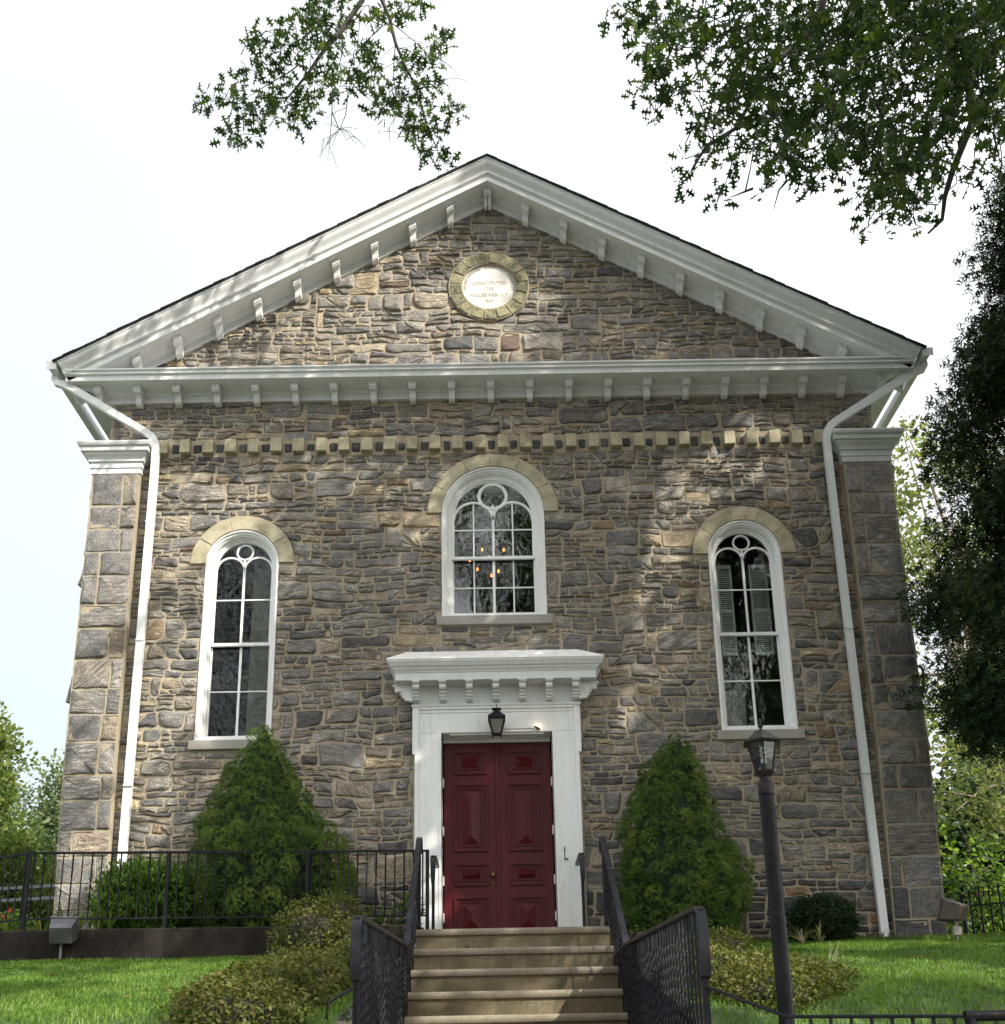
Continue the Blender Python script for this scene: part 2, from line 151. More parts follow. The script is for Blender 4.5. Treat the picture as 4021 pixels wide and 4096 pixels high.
def link(name, me, parent=None, bevel=0.0):
    o = bpy.data.objects.new(name, me); COL.objects.link(o); attach(o, parent)
    if bevel:
        b = o.modifiers.new('bevel','BEVEL'); b.width = bevel; b.segments = 2; b.limit_method = 'ANGLE'; b.angle_limit = rad(40)
    return o
def world_loc(o):
    L = Vector((0,0,0))
    while o is not None: L = L + o.location; o = o.parent
    return L
BASE = {}
def attach(o, parent):
    """parents are never rotated before their parts are attached: parts are modelled in world coordinates"""
    if parent is not None:
        o.parent = parent
        b = BASE.get(parent.name, Vector((0,0,0)))
        o.matrix_parent_inverse = Matrix.Translation(-b)
def thing(name, label, cat, loc=(0,0,0), group=None):
    o = bpy.data.objects.new(name, None); COL.objects.link(o); o.location = loc; o.empty_display_size = 0.2
    BASE[o.name] = Vector(loc)
    return tag(o, label, cat, group)
def tag(o, label, cat=None, group=None, kind=None):
    if label: o['label'] = label
    if cat: o['category'] = cat
    if group: o['group'] = group
    if kind: o['kind'] = kind
    return o
def struct(o): o['kind'] = 'structure'; return o
def copy_tree(o, parent=None):
    c = o.copy(); COL.objects.link(c)
    if parent is not None: c.parent = parent
    for ch in list(o.children): copy_tree(ch, c)
    return c
def big_mesh(name, verts, loops, starts, mats, parent=None, col=None, matidx=None, smooth=False):
    me = bpy.data.meshes.new(name)
    me.vertices.add(len(verts)); me.vertices.foreach_set('co', np.asarray(verts, np.float32).ravel())
    me.loops.add(len(loops)); me.loops.foreach_set('vertex_index', np.asarray(loops, np.int32))
    me.polygons.add(len(starts)); me.polygons.foreach_set('loop_start', np.asarray(starts, np.int32))
    if not isinstance(mats,(list,tuple)): mats = [mats]
    for m in mats: me.materials.append(m)
    if matidx is not None: me.polygons.foreach_set('material_index', np.asarray(matidx, np.int32))
    if col is not None:
        a = me.color_attributes.new('tint','FLOAT_COLOR','POINT'); a.data.foreach_set('color', np.asarray(col, np.float32).ravel())
    me.update(calc_edges=True); me.validate()
    if smooth: me.polygons.foreach_set('use_smooth', [True]*len(me.polygons))
    return link(name, me, parent)

# ------------------------------------------------------------------ materials
class NT:
    def __init__(s, name):
        s.m = bpy.data.materials.new(name); s.m.use_nodes = True; s.t = s.m.node_tree; s.t.nodes.clear()
        s.out = s.n('ShaderNodeOutputMaterial'); s.p = s.n('ShaderNodeBsdfPrincipled'); s.l(s.p.outputs[0], s.out.inputs[0])
    def n(s, t, **k):
        o = s.t.nodes.new(t)
        for a,b in k.items(): setattr(o,a,b)
        return o
    def l(s, a, b): s.t.links.new(a,b)
    def obj(s): return s.n('ShaderNodeTexCoord').outputs['Object']
    def noise(s, vec, scale, detail=4, rough=0.55, sc=None):
        if sc is not None:
            mp = s.n('ShaderNodeMapping'); mp.inputs['Scale'].default_value = sc; s.l(vec, mp.inputs[0]); vec = mp.outputs[0]
        o = s.n('ShaderNodeTexNoise'); o.inputs['Scale'].default_value = scale; o.inputs['Detail'].default_value = detail; o.inputs['Roughness'].default_value = rough
        s.l(vec, o.inputs['Vector']); return o.outputs['Fac']
    def ramp(s, fac, stops):
        o = s.n('ShaderNodeValToRGB'); e = o.color_ramp.elements
        while len(e) < len(stops): e.new(0.5)
        for q,(p,c) in zip(e, stops):
            q.position = p; q.color = (tuple(c)+(1,)) if hasattr(c,'__len__') else (c,c,c,1)
        s.l(fac, o.inputs[0]); return o.outputs[0]
    def mix(s, fac, a, b, mode='MIX'):
        o = s.n('ShaderNodeMixRGB', blend_type=mode)
        for sk_, v in zip(o.inputs, (fac,a,b)):
            if hasattr(v,'is_linked') or hasattr(v,'links'): s.l(v, sk_)
            else: sk_.default_value = v if not hasattr(v,'__len__') else (tuple(v)+(1,))[:4]
        return o.outputs[0]
    def bump(s, h, strength=0.5, dist=0.01):
        b = s.n('ShaderNodeBump'); b.inputs['Strength'].default_value = strength; b.inputs['Distance'].default_value = dist
        s.l(h, b.inputs['Height']); s.l(b.outputs[0], s.p.inputs['Normal']); return b
    def base(s, v):
        if hasattr(v,'links'): s.l(v, s.p.inputs['Base Color'])
        else: s.p.inputs['Base Color'].default_value = tuple(v)+(1,)
    def set(s, **k):
        for a,b in k.items(): s.p.inputs[a.replace('_',' ')].default_value = b
        return s.m

def m_simple(name, ca, cb, scale=6, rough=0.6, metal=0.0, bump=0.0, bscale=60, dist=0.004, sc=None, spec=0.5):
    t = NT(name); v = t.obj(); f = t.noise(v, scale, 5, 0.6, sc)
    t.base(t.ramp(f, [(0.35,ca),(0.65,cb)]))
    if bump: t.bump(t.noise(v, bscale, 4, 0.6), bump, dist)
    return t.set(Roughness=rough, Metallic=metal, Specular_IOR_Level=spec)

# rubble stone: tint per stone, streaks along each stone's own bed, grain with mica glints painted as pale specks
def m_stone():
    t = NT('fieldstone')
    uv = t.n('ShaderNodeUVMap', uv_map='bed').outputs[0]
    at = t.n('ShaderNodeAttribute', attribute_name='tint').outputs['Color']
    st = t.noise(uv, 1.0, 6, 0.68, (6.5, 34, 1)); gr = t.noise(uv, 70, 4, 0.75); bl = t.noise(uv, 4.5, 3, 0.6)
    al = t.n('ShaderNodeAttribute', attribute_name='tint').outputs['Alpha']; mt = t.noise(uv, 9.0, 6, 0.72)
    streak = t.ramp(st, [(0.33,0.28),(0.45,0.78),(0.54,1.12),(0.66,2.3)]); blotch = t.ramp(mt, [(0.30,0.5),(0.48,0.95),(0.66,1.55)])
    c = t.mix(1.0, at, t.mix(al, streak, blotch), 'MULTIPLY')
    c = t.mix(1.0, c, t.ramp(gr, [(0.36,0.42),(0.50,0.98),(0.62,2.1)]), 'MULTIPLY')
    rust = t.ramp(bl, [(0.52,0.0),(0.75,0.38)])
    c = t.mix(rust, c, (0.27,0.19,0.115))
    c = t.mix(t.ramp(bl, [(0.28,0.35),(0.40,0.0)]), c, (0.035,0.035,0.04))
    t.base(c)
    h = t.mix(0.42, t.mix(al, st, mt), gr)
    t.bump(h, 0.95, 0.022)
    return t.set(Roughness=0.62, Specular_IOR_Level=0.55)
def m_mortar():
    t = NT('mortar'); v = t.obj()
    f = t.noise(v, 3.0, 5, 0.6); g = t.noise(v, 90, 3, 0.6)
    c = t.ramp(f, [(0.3,(0.31,0.265,0.19)),(0.7,(0.40,0.35,0.265))])
    c = t.mix(1.0, c, t.ramp(g, [(0.3,0.75),(0.7,1.15)]), 'MULTIPLY')
    t.base(c); t.bump(g, 0.5, 0.006)
    return t.set(Roughness=0.9, Specular_IOR_Level=0.2)
def m_paint(name, col, rough=0.38, dirt=(0.55,0.54,0.47), amt=0.16):
    t = NT(name); v = t.obj()
    f = t.noise(v, 2.2, 6, 0.65, (1,1,0.45)); g = t.noise(v, 40, 3, 0.6)
    c = t.mix(t.ramp(f, [(0.50,0.0),(0.78,amt*3)]), col, dirt)
    c = t.mix(t.ramp(g, [(0.35,0.06),(0.6,0.0)]), c, (0.3,0.3,0.28))
    c = t.mix(t.ramp(t.noise(v, 5.0, 4, 0.7, (3.5,1,0.22)), [(0.52,0.0),(0.72,amt*1.8)]), c, (0.40,0.39,0.33))
    t.base(c); t.bump(t.noise(v, 30, 4, 0.6), 0.12, 0.004)
    return t.set(Roughness=rough)
def m_leaf(name, cols, scale=3.0, trans=0.35, rough=0.5):
    """cols: dark to light leaf colours, varied by clump (noise) and by leaf (tint attribute)"""
    t = NT(name); v = t.obj(); f = t.noise(v, scale, 3, 0.6)
    at = t.n('ShaderNodeAttribute', attribute_name='tint').outputs['Fac']
    s_ = t.n('ShaderNodeMath', operation='ADD'); t.l(f, s_.inputs[0]); t.l(at, s_.inputs[1])
    s2 = t.n('ShaderNodeMath', operation='MULTIPLY'); t.l(s_.outputs[0], s2.inputs[0]); s2.inputs[1].default_value = 0.5
    n = len(cols); c = t.ramp(s2.outputs[0], [(0.22+0.56*i/(n-1), k) for i,k in enumerate(cols)])
    t.base(c); t.set(Roughness=rough, Specular_IOR_Level=0.2)
    tr = t.n('ShaderNodeBsdfTranslucent'); t.l(t.mix(1.0, c, (1.5,1.6,0.7), 'MULTIPLY'), tr.inputs[0])
    ms = t.n('ShaderNodeMixShader'); ms.inputs[0].default_value = trans
    t.l(t.p.outputs[0], ms.inputs[1]); t.l(tr.outputs[0], ms.inputs[2]); t.l(ms.outputs[0], t.out.inputs[0])
    return t.m
def m_glass(name, refl=1.0, wave=0.5):
    t = NT(name); v = t.obj()
    gl = t.n('ShaderNodeBsdfGlossy'); gl.inputs['Roughness'].default_value = 0.02; gl.inputs[0].default_value = (0.95,0.97,1,1)
    tr = t.n('ShaderNodeBsdfTransparent'); tr.inputs[0].default_value = (0.80,0.84,0.82,1)
    fr = t.n('ShaderNodeFresnel'); fr.inputs[0].default_value = 1.62
    b = t.n('ShaderNodeBump'); b.inputs['Strength'].default_value = wave; b.inputs['Distance'].default_value = 0.02
    t.l(t.noise(v, 3.0, 3, 0.5, (1.6,1,1)), b.inputs['Height']); t.l(b.outputs[0], gl.inputs['Normal'])
    mm = t.n('ShaderNodeMath', operation='MULTIPLY'); t.l(fr.outputs[0], mm.inputs[0]); mm.inputs[1].default_value = refl
    ms = t.n('ShaderNodeMixShader'); t.l(mm.outputs[0], ms.inputs[0]); t.l(tr.outputs[0], ms.inputs[1]); t.l(gl.outputs[0], ms.inputs[2])
    t.l(ms.outputs[0], t.out.inputs[0]); return t.m
def m_emit(name, col, s):
    t = NT(name); t.base((0.9,0.85,0.75)); t.p.inputs['Emission Color'].default_value = tuple(col)+(1,); t.p.inputs['Emission Strength'].default_value = s
    return t.set(Roughness=0.3)
def m_concrete(name, a, b, speck=0.5, stain=None, samt=0.6):
    t = NT(name); v = t.obj()
    f = t.noise(v, 2.5, 6, 0.65); g = t.noise(v, 140, 3, 0.7); h = t.noise(v, 5, 5, 0.7, (1,1,0.5))
    c = t.ramp(f, [(0.3,a),(0.7,b)])
    c = t.mix(1.0, c, t.ramp(g, [(0.32,1-speck),(0.52,1.0),(0.70,1+speck)]), 'MULTIPLY')
    if stain: c = t.mix(t.ramp(h, [(0.46,0.0),(0.66,samt)]), c, stain)
    t.base(c); t.bump(g, 0.4, 0.004)
    return t.set(Roughness=0.85, Specular_IOR_Level=0.25)
def m_iron(name, col=(0.010,0.010,0.012), rough=0.40, spec=0.14, bmp=0.15):
    t = NT(name); v = t.obj()
    t.base(t.ramp(t.noise(v, 14, 5, 0.65), [(0.35,col),(0.70,tuple(x*1.9 for x in col))]))
    t.l(t.ramp(t.noise(v, 25, 4, 0.6), [(0.3,rough-0.12),(0.7,rough+0.16)]), t.p.inputs['Roughness'])
    t.bump(t.noise(v, 120, 3, 0.6), bmp, 0.002) if bmp else None
    return t.set(Metallic=0.0, Specular_IOR_Level=spec)

M = {}
M['stone'] = m_stone(); M['mortar'] = m_mortar()
M['white'] = m_paint('white_paint', (0.78,0.79,0.785))
M['trim'] = m_paint('white_trim_paint', (0.675,0.685,0.685), 0.42, (0.49,0.49,0.45), 0.15)
M['canopy_top'] = m_paint('white_flashing_paint', (0.82,0.82,0.81), 0.5)
M['alu'] = m_paint('white_enamel_metal', (0.70,0.72,0.72), 0.3, (0.5,0.5,0.46), 0.1)
t = NT('sandstone'); v = t.obj(); f = t.noise(v, 5, 6, 0.7); g = t.noise(v, 60, 4, 0.7)
c = t.ramp(f, [(0.28,(0.17,0.152,0.10)),(0.44,(0.34,0.31,0.205)),(0.70,(0.45,0.415,0.30))]); c = t.mix(1.0, c, t.ramp(g, [(0.3,0.7),(0.7,1.25)]), 'MULTIPLY')
t.base(c); t.bump(t.mix(0.5,f,g), 0.5, 0.012); M['sandstone'] = t.set(Roughness=0.85)
t = NT('mossy_sandstone'); v = t.obj(); f = t.noise(v, 6, 6, 0.75); g = t.noise(v, 60, 4, 0.7)
c = t.ramp(f, [(0.36,(0.05,0.05,0.03)),(0.46,(0.17,0.165,0.095)),(0.60,(0.33,0.295,0.175)),(0.75,(0.42,0.38,0.26))]); c = t.mix(1.0, c, t.ramp(g, [(0.3,0.7),(0.7,1.25)]), 'MULTIPLY')
t.base(c); t.bump(t.mix(0.5,f,g), 0.6, 0.014); M['ring'] = t.set(Roughness=0.85)
M['sill'] = m_concrete('sill_stone', (0.27,0.26,0.235), (0.36,0.345,0.31), 0.25)
M['plaque'] = m_simple('plaque_marble', (0.60,0.58,0.535), (0.68,0.66,0.61), 4, 0.55)
M['letters'] = m_simple('carved_letters', (0.36,0.35,0.325), (0.44,0.43,0.40), 9, 0.7)
M['shingle'] = m_simple('roof_shingle', (0.022,0.024,0.03), (0.045,0.047,0.055), 25, 0.8, bump=0.5)
M['flash'] = m_simple('dark_flashing', (0.03,0.035,0.05), (0.05,0.055,0.07), 12, 0.45)
t = NT('oxblood_door_paint'); v = t.obj(); f = t.noise(v, 3, 5, 0.6, (1,1,0.3))
t.base(t.ramp(f, [(0.3,(0.060,0.0050,0.0080)),(0.7,(0.088,0.0068,0.0105))])); t.bump(t.noise(v, 16, 5, 0.7, (4,1,0.6)), 0.22, 0.004)
M['door'] = t.set(Roughness=0.36, Specular_IOR_Level=0.2)
M['iron'] = m_iron('black_wrought_iron'); M['rail'] = m_iron('worn_black_handrail', (0.016,0.017,0.021), 0.32, 0.2)
M['post'] = m_iron('black_satin_post', (0.007,0.007,0.008), 0.24, 0.08, 0)
M['bronze'] = m_iron('bronze_lantern_metal', (0.014,0.012,0.012), 0.34, 0.15, 0)
M['graymetal'] = m_simple('grey_painted_metal', (0.060,0.060,0.070), (0.08,0.08,0.09), 12, 0.5)
M['brownmetal'] = m_simple('brown_painted_metal', (0.058,0.042,0.035), (0.085,0.064,0.054), 12, 0.5)
M['boxgray'] = m_simple('grey_cast_box', (0.25,0.235,0.20), (0.34,0.32,0.28), 20, 0.6)
M['glass'] = m_glass('old_window_glass', 1.6, 0.28)
M['sideglass'] = m_glass('dark_window_glass', 0.85, 0.25)
M['lampglass'] = m_glass('lantern_glass', 1.0, 0.05)
M['frosted'] = m_simple('grey_frosted_glass', (0.13,0.125,0.105), (0.17,0.165,0.14), 5, 0.35)
M['brass'] = m_simple('aged_brass', (0.12,0.08,0.03), (0.2,0.14,0.06), 30, 0.4, 0.9)
M['interior'] = m_simple('unlit_room_colour', (0.030,0.027,0.024), (0.042,0.037,0.033), 2, 0.9)  # the room's lack of light is put into this near-black colour
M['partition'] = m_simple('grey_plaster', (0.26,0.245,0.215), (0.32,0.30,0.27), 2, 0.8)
M['shutter'] = m_paint('pale_shutter_paint', (0.62,0.67,0.63), 0.5)
M['bulb'] = m_emit('warm_bulb', (1.0,0.27,0.04), 2.2)
M['warmlamp'] = m_emit('warm_white_lamp', (1.0,0.75,0.45), 3.0)
M['cfl'] = m_simple('white_bulb_glass', (0.75,0.75,0.70), (0.8,0.8,0.76), 10, 0.25)
M['step'] = m_concrete('aggregate_concrete', (0.112,0.092,0.057), (0.19,0.158,0.10), 0.55, (0.065,0.062,0.030), 0.65)
M['nosing'] = m_concrete('worn_nosing', (0.18,0.155,0.115), (0.27,0.235,0.178), 0.6, (0.13,0.115,0.08), 0.4)
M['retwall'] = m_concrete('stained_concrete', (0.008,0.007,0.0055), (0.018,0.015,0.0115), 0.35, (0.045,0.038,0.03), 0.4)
M['walk'] = m_concrete('walk_concrete', (0.22,0.21,0.18), (0.30,0.285,0.25), 0.3)
M['asphalt'] = m_concrete('asphalt', (0.045,0.045,0.045), (0.06,0.06,0.06), 0.4)
M['soil'] = m_simple('dark_soil', (0.022,0.016,0.010), (0.045,0.034,0.022), 9, 0.95, bump=0.8, bscale=40, dist=0.03)
M['turf'] = m_simple('turf_soil', (0.035,0.065,0.016), (0.065,0.105,0.026), 5, 0.95, bump=0.6, bscale=50, dist=0.02)
M['ground'] = m_simple('rough_grass', (0.035,0.055,0.018), (0.06,0.09,0.03), 0.5, 0.95)
M['bark'] = m_simple('oak_bark', (0.035,0.027,0.020), (0.085,0.068,0.052), 14, 0.9, bump=0.8, bscale=30, dist=0.02, sc=(1,1,0.3))
M['twig'] = m_simple('dark_twig', (0.022,0.018,0.016), (0.045,0.036,0.030), 14, 0.8)
M['palebark'] = m_simple('pale_bark', (0.22,0.19,0.14), (0.34,0.29,0.22), 14, 0.9)
M['oak'] = m_leaf('oak_leaf', [(0.016,0.030,0.012),(0.026,0.050,0.016),(0.045,0.080,0.022),(0.09,0.12,0.03)], 1.6, 0.35, 0.42)
M['spruce'] = m_leaf('spruce_needles', [(0.022,0.050,0.010),(0.055,0.105,0.018),(0.105,0.170,0.026),(0.21,0.25,0.042)], 3.0, 0.15, 0.6)
M['boxwood'] = m_leaf('boxwood_leaf', [(0.026,0.065,0.012),(0.060,0.13,0.02),(0.11,0.20,0.03),(0.20,0.28,0.05)], 4.0, 0.3, 0.4)
M['darkbox'] = m_leaf('dark_shrub_leaf', [(0.010,0.022,0.007),(0.018,0.038,0.011),(0.030,0.058,0.014)], 4.0, 0.25, 0.45)
M['azalea'] = m_leaf('azalea_leaf', [(0.030,0.042,0.010),(0.062,0.080,0.018),(0.11,0.125,0.030),(0.16,0.125,0.040)], 5.0, 0.3, 0.5)
M['cedar'] = m_leaf('arborvitae_spray', [(0.008,0.020,0.009),(0.018,0.038,0.015),(0.032,0.060,0.020),(0.06,0.06,0.018)], 2.0, 0.12, 0.6)
M['lightleaf'] = m_leaf('sunny_tree_leaf', [(0.050,0.085,0.022),(0.085,0.130,0.032),(0.14,0.18,0.045),(0.20,0.20,0.07)], 0.5, 0.4, 0.5)
M['haziertree'] = m_leaf('distant_tree_leaf', [(0.075,0.115,0.055),(0.12,0.16,0.075),(0.18,0.20,0.10)], 0.4, 0.3, 0.6)  # distance haze mixed into these paler leaf colours
M['paletree'] = m_leaf('pale_feathery_leaf', [(0.10,0.13,0.055),(0.15,0.18,0.08),(0.22,0.23,0.11)], 0.6, 0.45, 0.6)
M['darktree'] = m_leaf('deep_wood_leaf', [(0.012,0.028,0.014),(0.022,0.046,0.020),(0.04,0.075,0.03)], 0.7, 0.3, 0.5)
M['sapling'] = m_leaf('bright_sapling_leaf', [(0.025,0.055,0.014),(0.055,0.105,0.022),(0.10,0.16,0.03),(0.21,0.28,0.06)], 1.5, 0.5, 0.45)
M['blade'] = m_leaf('grass_blade', [(0.036,0.080,0.014),(0.080,0.155,0.025),(0.13,0.225,0.040),(0.22,0.29,0.08)], 1.2, 0.35, 0.5)
M['strap'] = m_leaf('daylily_leaf', [(0.06,0.11,0.02),(0.12,0.18,0.04),(0.26,0.25,0.06)], 3.0, 0.4, 0.45)
M['dryleaf'] = m_leaf('pale_dry_leaf', [(0.16,0.15,0.09),(0.26,0.25,0.16)], 3.0, 0.3, 0.6)
M['rose'] = m_leaf('rose_petal', [(0.50,0.025,0.03),(0.65,0.05,0.06),(0.70,0.12,0.13)], 6.0, 0.3, 0.5)
M['cable'] = m_simple('black_cable', (0.01,0.01,0.01), (0.02,0.02,0.02), 9, 0.6)
M['grayrail'] = m_simple('weathered_grey_rail', (0.12,0.13,0.14), (0.19,0.20,0.21), 9, 0.7)

# ------------------------------------------------------------------ rubble masonry
def pack(x0, x1, z0, z1, rnd, big=1.0):
    """fills a rectangle with stones of many sizes, lowest gap first, so courses break up"""
    seg = [[x0, x1, z0]]; out = []
    while True:
        k = min(range(len(seg)), key=lambda i: seg[i][2]); a, b, h = seg[k]
        if h >= z1-0.02: break
        L = b-a
        left = seg[k-1][2] if k > 0 else 1e9; right = seg[k+1][2] if k < len(seg)-1 else 1e9
        r = rnd.random()
        if r < 0.44: sh = rnd.uniform(0.040, 0.072)
        elif r < 0.87: sh = rnd.uniform(0.072, 0.130)
        else: sh = rnd.uniform(0.15, 0.27)
        sh *= big
        for nb in (left, right):
            if nb < 1e8 and 0.03 < nb-h < 0.30*big and (abs(nb-h-sh) < 0.05 or rnd.random() < 0.30): sh = nb-h; break
        if h+sh > z1-0.04: sh = z1-h
        w = sh*rnd.uniform(1.2, 2.2) if sh > 0.14*big else sh*rnd.uniform(2.0, 4.8)
        w = min(max(w, 0.08*big), 0.58*big)
        if L-w < 0.09*big: w = L if L < 0.75*big else L*0.5
        if rnd.random() < 0.5: s0, s1, rest = a, a+w, [a+w, b, h]
        else: s0, s1, rest = b-w, b, [a, b-w, h]
        if L-w < 1e-6: rest = None; s0, s1 = a, b
        out.append((s0, s1, h, h+sh))
        new = [[s0, s1, h+sh]]
        if rest: new = new+[rest] if rest[0] >= s1-1e-9 else [rest]+new
        seg[k:k+1] = new
        m = [seg[0]]
        for q in seg[1:]:
            if abs(q[2]-m[-1][2]) < 1e-6: m[-1][1] = q[1]
            else: m.append(q)
        seg = m
    return out

def clip(poly, px, pz, nx, nz):
    """keeps the side the normal points to"""
    out = []; n = len(poly)
    d = [(x-px)*nx+(z-pz)*nz for x,z in poly]
    for i in range(n):
        j = (i+1)%n
        if d[i] >= 0: out.append(poly[i])
        if (d[i] >= 0) != (d[j] >= 0):
            t = d[i]/(d[i]-d[j]); out.append((poly[i][0]+t*(poly[j][0]-poly[i][0]), poly[i][1]+t*(poly[j][1]-poly[i][1])))
    return out
def area(p): return 0.5*sum(p[i][0]*p[(i+1)%len(p)][1]-p[(i+1)%len(p)][0]*p[i][1] for i in range(len(p))) if len(p) > 2 else 0
def cen(p): return (sum(q[0] for q in p)/len(p), sum(q[1] for q in p)/len(p))
def avoid(poly, ob):
    k = ob[0]
    if k == 'rect':
        _, a, b, c, d = ob
        xs = [q[0] for q in poly]; zs = [q[1] for q in poly]
        if max(xs) <= a or min(xs) >= b or max(zs) <= c or min(zs) >= d: return poly
        best = max((clip(poly,a,0,-1,0), clip(poly,b,0,1,0), clip(poly,0,c,0,-1), clip(poly,0,d,0,1)), key=area)
        return best
    _, cx, cz, r, zmin = ob
    if max(q[1] for q in poly) < zmin: return poly
    if not any((q[0]-cx)**2+(q[1]-cz)**2 < r*r and q[1] > zmin for q in poly): return poly
    m = cen(poly)
    if m[1] < zmin+0.03: return clip(poly, 0, zmin, 0, -1)
    dx, dz = m[0]-cx, m[1]-cz; L = math.hypot(dx,dz)
    if L < 0.55*r and r > 0.2: return []
    dx, dz = dx/L, dz/L
    return clip(poly, cx+dx*r, cz+dz*r, dx, dz)

PAL = [((0.134,0.134,0.136),28),((0.172,0.170,0.166),26),((0.205,0.196,0.182),22),((0.165,0.152,0.133),17),((0.25,0.222,0.178),13),((0.30,0.25,0.17),6),((0.20,0.150,0.100),2.0),((0.12,0.078,0.058),0.8),((0.065,0.067,0.075),6)]
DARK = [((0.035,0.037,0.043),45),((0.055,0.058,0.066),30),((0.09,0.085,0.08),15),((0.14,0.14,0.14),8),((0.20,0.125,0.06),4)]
def pick(rnd, pal):
    r = rnd.random()*sum(w for _,w in pal)
    for c,w in pal:
        r -= w
        if r <= 0: return c
    return pal[-1][0]

def stone_mesh(name, rects, parent, obst=(), clips=(), T=lambda x,y,z:(x,y,z), seed=1, warp=1.0, mort=0.0052, relief=1.0, dark_below=-9, cut=1.0, rough=1.0, pal=PAL):
    rnd = random.Random(seed); V = []; F = []; UV = []; TI = []
    quads = []
    for (a,b,c,d) in rects:
        w, h = b-a, d-c
        if cut >= 1.0 and w > 1.5*h and w > 0.2 and rnd.random() < 0.30:      # slanted joints
            xm = a+w*rnd.uniform(0.35,0.65); s_ = h*rnd.uniform(-0.75,0.75); s_ = max(-w*0.25,min(w*0.25,s_))
            quads += [((a,c),(xm-s_,c),(xm+s_,d),(a,d)), ((xm-s_,c),(b,c),(b,d),(xm+s_,d))]
        elif cut >= 1.0 and h > 0.13 and w > 0.2 and rnd.random() < 0.22:     # a sloping bed joint
            zl = c+h*rnd.uniform(0.3,0.7); zr = c+h*rnd.uniform(0.3,0.7)
            quads += [((a,c),(b,c),(b,zr),(a,zl)), ((a,zl),(b,zr),(b,d),(a,d))]
        else: quads.append(((a,c),(b,c),(b,d),(a,d)))
    for qd in quads:
        mo = mort*rnd.uniform(0.65,1.35)
        w = min(qd[1][0],qd[2][0])-max(qd[0][0],qd[3][0]); h = min(qd[2][1],qd[3][1])-max(qd[0][1],qd[1][1])
        if w < 2.4*mo or h < 2.4*mo: continue
        jm = min(w,h)*0.07*cut
        cor = [(q[0]+sx*(mo+rnd.random()**2*jm*1.6), q[1]+sz*(mo+rnd.random()**2*jm)) for q,sx,sz in zip(qd,(1,-1,-1,1),(1,1,-1,-1))]
        pts = []
        for i in range(4):
            p, q, pr = Vector(cor[i]), Vector(cor[(i+1)%4]), Vector(cor[i-1])
            e1 = (pr-p); e2 = (q-p); cc = min(e1.length, e2.length)*(rnd.uniform(0.05,0.20) if rnd.random() < 0.75 else rnd.uniform(0.2,0.42))*cut
            cc1, cc2 = cc*rnd.uniform(0.6,1.6), cc*rnd.uniform(0.6,1.6)
            cc1 = min(cc1, e1.length*0.4); cc2 = min(cc2, e2.length*0.4)
            p1 = p+e1.normalized()*cc1; p2 = p+e2.normalized()*cc2
            pts.append(p1); pts.append((p1+p2)/2*0.62+p*0.38); pts.append(p2)
            e2n = q-p; n = int(e2n.length/0.075)
            nx_end = min(e2n.length*0.4, 0.0) 
            for k in range(1, n): 
                t = cc2/e2n.length + (1-2*cc2/e2n.length)*k/n
                nrm = Vector((-e2n.y, e2n.x)).normalized()
                pts.append(p+e2n*t + nrm*rnd.uniform(-0.003,0.007)*rough)
        poly = []
        for p in pts:
            n1 = noise.noise_vector(Vector((p.x*1.1+seed*7.3, p.y*1.5, 3.1))); n2 = noise.noise_vector(Vector((p.x*4.3+seed*3.1, p.y*5.5, 9.7)))
            poly.append((p.x+(n1.x*0.05+n2.x*0.026)*warp, p.y+(n1.y*0.055+n2.y*0.028)*warp))
        for ob in obst:
            poly = avoid(poly, ob)
            if len(poly) < 3: break
        if len(poly) < 3: continue
        for cl in clips:
            poly = clip(poly, *cl)
            if len(poly) < 3: break
        if len(poly) < 3 or area(poly) < 0.0012: continue
        m = cen(poly); n = len(poly); o = len(V)
        size = min(max(q[0] for q in poly)-min(q[0] for q in poly), max(q[1] for q in poly)-min(q[1] for q in poly))
        hh = relief*rnd.uniform(0.010,0.030)*(0.6+min(size,0.25)*2.2)
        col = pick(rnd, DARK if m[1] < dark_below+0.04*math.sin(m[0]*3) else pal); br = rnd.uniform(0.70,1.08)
        col = (col[0]*br*1.04, col[1]*br, col[2]*br*0.925)
        ang = rnd.gauss(0,0.14) if rnd.random() < 0.78 else rnd.uniform(-1.5,1.5)
        ca, sa = math.cos(ang), math.sin(ang); ou, ov = rnd.uniform(0,90), rnd.uniform(0,90)
        tx, tz = rnd.gauss(0,0.05), rnd.gauss(0,0.06); alp = rnd.choice([0.0,0.1,0.25,0.5,0.85,1.0])
        ring = [(0.0, 0.006), (min(0.005,size*.08), -0.55*hh), (min(0.022,size*.24), -0.95*hh), (None, -1.05*hh)]
        ymean = 0
        for k,(ins,y) in enumerate(ring):
            for (x,z) in poly:
                dx, dz = m[0]-x, m[1]-z; L = math.hypot(dx,dz)+1e-9
                t = (ins/L) if ins is not None else 0.58
                t = min(t, 0.6)
                px, pz = x+dx*t, z+dz*t; yy = y
                if k >= 2: yy += rnd.uniform(-0.32,0.26)*hh+tx*(px-m[0])*1.2+tz*(pz-m[1])*1.2
                if k == 3: ymean += yy
                V.append(T(px, yy, pz)); UV.append(((px-m[0])*ca+(pz-m[1])*sa+ou, -(px-m[0])*sa+(pz-m[1])*ca+ov)); TI.append(col+(alp,))
        V.append(T(m[0], ymean/n-0.04*hh, m[1])); UV.append((ou,ov)); TI.append(col+(alp,))
        for k in range(3):
            for i in range(n):
                j = (i+1)%n; F.append((o+k*n+i, o+k*n+j, o+(k+1)*n+j, o+(k+1)*n+i))
        for i in range(n): F.append((o+3*n+i, o+3*n+(i+1)%n, o+4*n))
